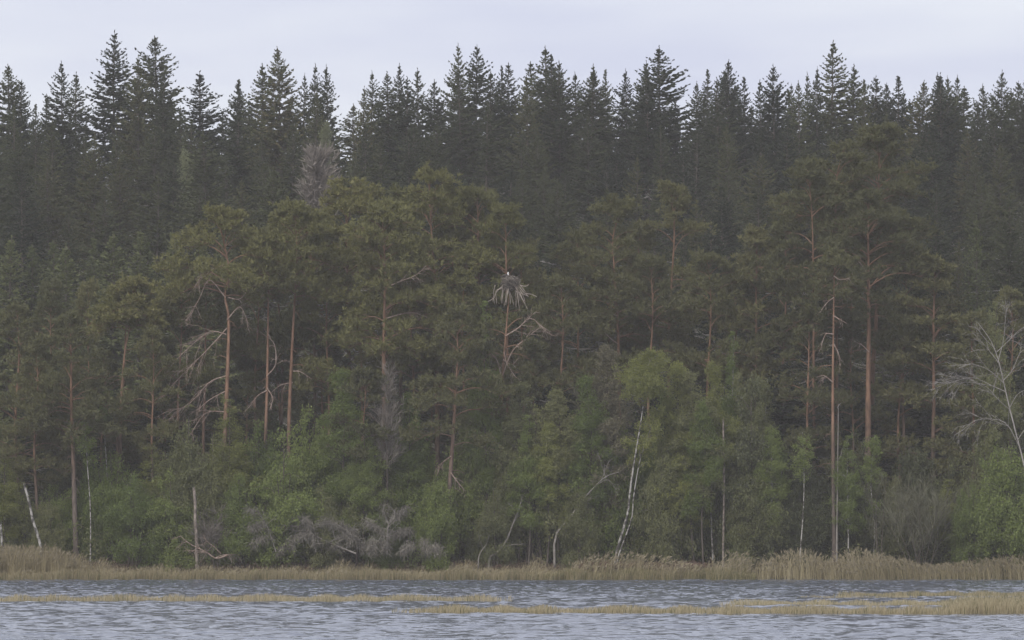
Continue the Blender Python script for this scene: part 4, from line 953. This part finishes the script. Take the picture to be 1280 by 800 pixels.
# ------------------------------------------------------------------ reeds, sedge, undergrowth (uncountable: one object each)
def reeds(name, label, n, xr, yr, hf, seed, lean=(.05, .12), wid=.026, mats=('reed', 'reed_plume'), plume=.3, zbase=None, keep=None, seg=2, mixg=0.0):
    rng = np.random.default_rng(seed)
    x = rng.uniform(*xr, n); y = rng.uniform(*yr, n)
    if keep is not None:
        k = rng.random(n) < keep(x, y); x, y = x[k], y[k]; n = len(x)
    y = y + (.35 * np.sin(x * 1.9 + 2 * np.sin(x * .4)) + .25 * np.sin(x * 4.3)) * (zbase is None)
    z = np.maximum(gz(x, y), 0) - .03 if zbase is None else np.full(n, zbase)
    h = hf(x, y) * rng.uniform(.55, 1.08, n)
    lx = rng.normal(lean[0], lean[1], n) * h; ly = rng.normal(0, .1, n) * h
    g = Geo(); ang = rng.uniform(0, pi, n); sd = np.column_stack([np.cos(ang), np.sin(ang) * .5, np.zeros(n)]) * (wid / 2)
    b = np.column_stack([x, y, z]); m_ = b + np.column_stack([lx * .3, ly * .3, h * .55]); t_ = b + np.column_stack([lx, ly, h])
    mi = (rng.random(n) < mixg).astype(int) * 2
    for lo, hi, w0, w1 in ((b, m_, 1, .85), (m_, t_, .85, .3)):
        v = np.stack([lo - sd * w0, lo + sd * w0, hi + sd * w1, hi - sd * w1], 1)
        for q in ((0, 2) if mixg else (0,)):
            s_ = mi == q; g.add(v[s_], np.arange(4 * s_.sum()).reshape(-1, 4), q)
    if plume:
        p = np.where(rng.random(n) < plume)[0]
        for k in range(3):
            g.blades(t_[p] - [0, 0, .14 * h[0]] * np.array([1]), np.column_stack([lx[p] + rng.normal(.12, .14, len(p)), rng.normal(0, .1, len(p)), h[p] * .22 + .12]), rng.uniform(.16, .34, len(p)), .055, rng, 1)
        # dry leaves along the stem
        p = np.where(rng.random(n) < .45)[0]; u = rng.uniform(.3, .85, len(p))[:, None]
        g.blades(b[p] * (1 - u) + t_[p] * u, np.column_stack([rng.normal(.25, .5, len(p)), rng.normal(0, .3, len(p)), rng.uniform(.1, .9, len(p))]), rng.uniform(.2, .45, len(p)), .022, rng, 0, .3)
    o = g.build(name, [M[q] for q in mats] + ([M['reed_green']] if mixg else []))
    return tag(o, 'stuff', label)

def lump(x, a=.9, b=.23, p=0): return .5 + .5 * np.sin(x * a + p + 1.7 * np.sin(x * b))
reeds('reed_bed', 'long belt of dry tan reeds along the far shore', 27000, (-44, 11.8), (400.0, 404.4), lambda x, y: (0.62 + .42 * lump(x) * lump(x, 2.3, .7, 3)) * (.75 + .10 * (y - 400)), 701, mixg=.12, plume=.12)
reeds('reed_front', 'short dense dry reed fringe at the water edge', 16000, (-44, 11.5), (398.9, 400.6), lambda x, y: .42 + .32 * lump(x, 1.3, .3, 1), 702, lean=(.03, .1), plume=0, mixg=.18)
reeds('tall_reeds', 'tall dry reeds with plumes at the leaning white trunk', 5200, (-36, -24.3), (400.6, 403.6), lambda x, y: (1.25 + .7 * lump(x, .8, .5, 2)) * np.clip((-23.8 - x) / 3.5, .3, 1), 703, plume=.35, keep=lambda x, y: np.clip((-24.6 - x) / 4, 0, 1))
reeds('reed_clump', 'leaning dry reed plumes below the crooked white birch', 700, (3.5, 14.6), (399.2, 401.0), lambda x, y: 1.0 + .8 * lump(x, 1.1, .4), 704, lean=(.22, .25), plume=.8, mixg=.3)
reeds('green_reeds', 'green and tan low reed shoots below the crooked white birch', 9000, (2.0, 15.2), (399.0, 401.2), lambda x, y: .48 + .32 * lump(x, 1.7, .3), 705, lean=(.08, .2), plume=0, mixg=.6)
reeds('shore_reeds', 'thin belt of tan reeds behind open water under the round green birch', 3400, (10.5, 44), (401.2, 404.6), lambda x, y: .45 + .36 * lump(x, .9, .35, 1), 706, keep=lambda x, y: np.clip((x - 10.5) / 6, .1, 1), plume=.15, mixg=.15)
reeds('leaning_reeds', 'tall dry reeds leaning over the water under the bare grey willow', 2300, (19.5, 44), (399.0, 402.0), lambda x, y: 1.05 + .6 * lump(x, .8, .3, .5), 707, lean=(-.26, .16), plume=.75, mixg=.1)
reeds('sparse_reeds', 'scattered reed stems with plumes under the tall bare-stemmed pine', 1100, (12, 24), (400.0, 402.5), lambda x, y: (1.35 + .6 * lump(x, 1.2, .3)) * np.clip((x - 10.5) / 5, .35, 1), 708, keep=lambda x, y: np.clip((x - 11.5) / 5, .05, 1), lean=(-.08, .18), plume=.7)

def strip(name, label, n, x0, x1, yc, dep, h, seed, ragged=.35, green=.15):
    a, b = X(x0, yc), X(x1, yc)
    def keep(x, y):
        e = np.clip(np.minimum(x - a, b - x) / (.12 * (b - a)), .12, 1)
        return e * (1 - ragged * lump(x, 2.1, .7, seed)) * (np.abs(y - yc + .5 * np.sin(x * .5)) < dep * (.45 + .4 * lump(x, .6, .2, 2)))
    return reeds(name, label, n, (a, b), (yc - dep, yc + dep), lambda x, y: h * (.72 + .4 * lump(x, 2.9, .9, seed)) * (1 + .9 * np.clip((x - 14.5) / 4, 0, 1) * (h > .33)), seed, (.04, .2), .022, ('sedge', 'sedge'), 0, -.03, keep, mixg=green)
strip('sedge_strip', 'farther thin strip of tan sedge standing in open water, on the white trunk side', 15000, -40, 640, 277, 2.6, .33, 711, .15)
strip('sedge_strip', 'broad golden strip of sedge in the water in front of the bare grey willow', 14000, 860, 1330, 234, 3.2, .34, 712, .1)
strip('sedge_strip', 'thin sparse sedge strip in open water below the osprey nest and crooked white birch', 11000, 490, 900, 236, 2.4, .32, 713, .25)
strip('sedge_strip', 'thin tan sedge strip behind the broad golden strip', 10000, 900, 1330, 262, 2.6, .26, 714, .2)
strip('sedge_strip', 'faint green and tan sedge line nearest the leaning reeds', 9000, 1040, 1330, 300, 2.6, .26, 715, .3, .35)
strip('sedge_strip', 'few low sedge tufts in the water below the round green birch', 2200, 990, 1150, 292, 1.5, .16, 716, .6)

reeds('sedge_patch', 'green and tan grassy patch in the water ending the broad golden strip', 9000, (15.6, 23), (236, 274), lambda x, y: .42 * np.clip((x - 15.4 - (y - 236) * .06) / 1.8, .05, 1), 720, (.04, .2), .022, ('sedge', 'sedge'), 0, -.03, mixg=.4)
# low red-brown shrubs and dark undergrowth behind the reeds
rng = np.random.default_rng(801)
def scatter(name, label, n, xr, yr, hmax, mat, ln, wd, seed, dirz=.6):
    rng = np.random.default_rng(seed)
    cx = rng.uniform(*xr, n // 60); cy = rng.uniform(*yr, n // 60); hh = hmax * rng.uniform(.4, 1, n // 60)
    i = rng.integers(0, len(cx), n)
    x = cx[i] + rng.normal(0, .45, n); y = cy[i] + rng.normal(0, .4, n)
    z = gz(x, y) + hh[i] * rng.uniform(0, 1, n) ** .7
    g = Geo(); g.blades(np.column_stack([x, y, z]), np.column_stack([rng.normal(0, 1, (n, 2)), rng.normal(dirz, .6, n)]), rng.uniform(.6, 1.3, n) * ln, wd, rng)
    return tag(g.build(name, M[mat]), 'stuff', label)
scatter('bog_myrtle', 'low red-brown shrub belt behind reeds at the crooked white birch', 14000, (4.2, 12.5), (401.2, 403.2), 1.0, 'myrtle', .24, .03, 802, 1.0)
scatter('bog_myrtle', 'brownish low twigs behind reeds along the shore', 16000, (-28, 4), (402.6, 404.2), .9, 'myrtle', .24, .03, 803, 1.0)
scatter('undergrowth', 'green undergrowth between the trunks', 38000, (-40, 40), (404.5, 414), 3.6, 'dull', .15, .10, 804)

say_all()

# ------------------------------------------------------------------ haze
bpy.ops.mesh.primitive_cube_add(size=1, location=(0, 500, 23))
hz = bpy.context.object; hz.name = 'haze'; hz.scale = (1460, 1440, 52)
hz['kind'] = 'stuff'; hz['label'] = 'thin even haze over the lake and the wooded slope'
m, t, o = newmat('haze'); v = t.nodes.new('ShaderNodeVolumePrincipled')
v.inputs['Color'].default_value = (1.0, 0.975, 0.965, 1); v.inputs['Density'].default_value = 0.00018; v.inputs['Anisotropy'].default_value = 0.0
t.links.new(v.outputs[0], o.inputs['Volume']); hz.data.materials.append(m)
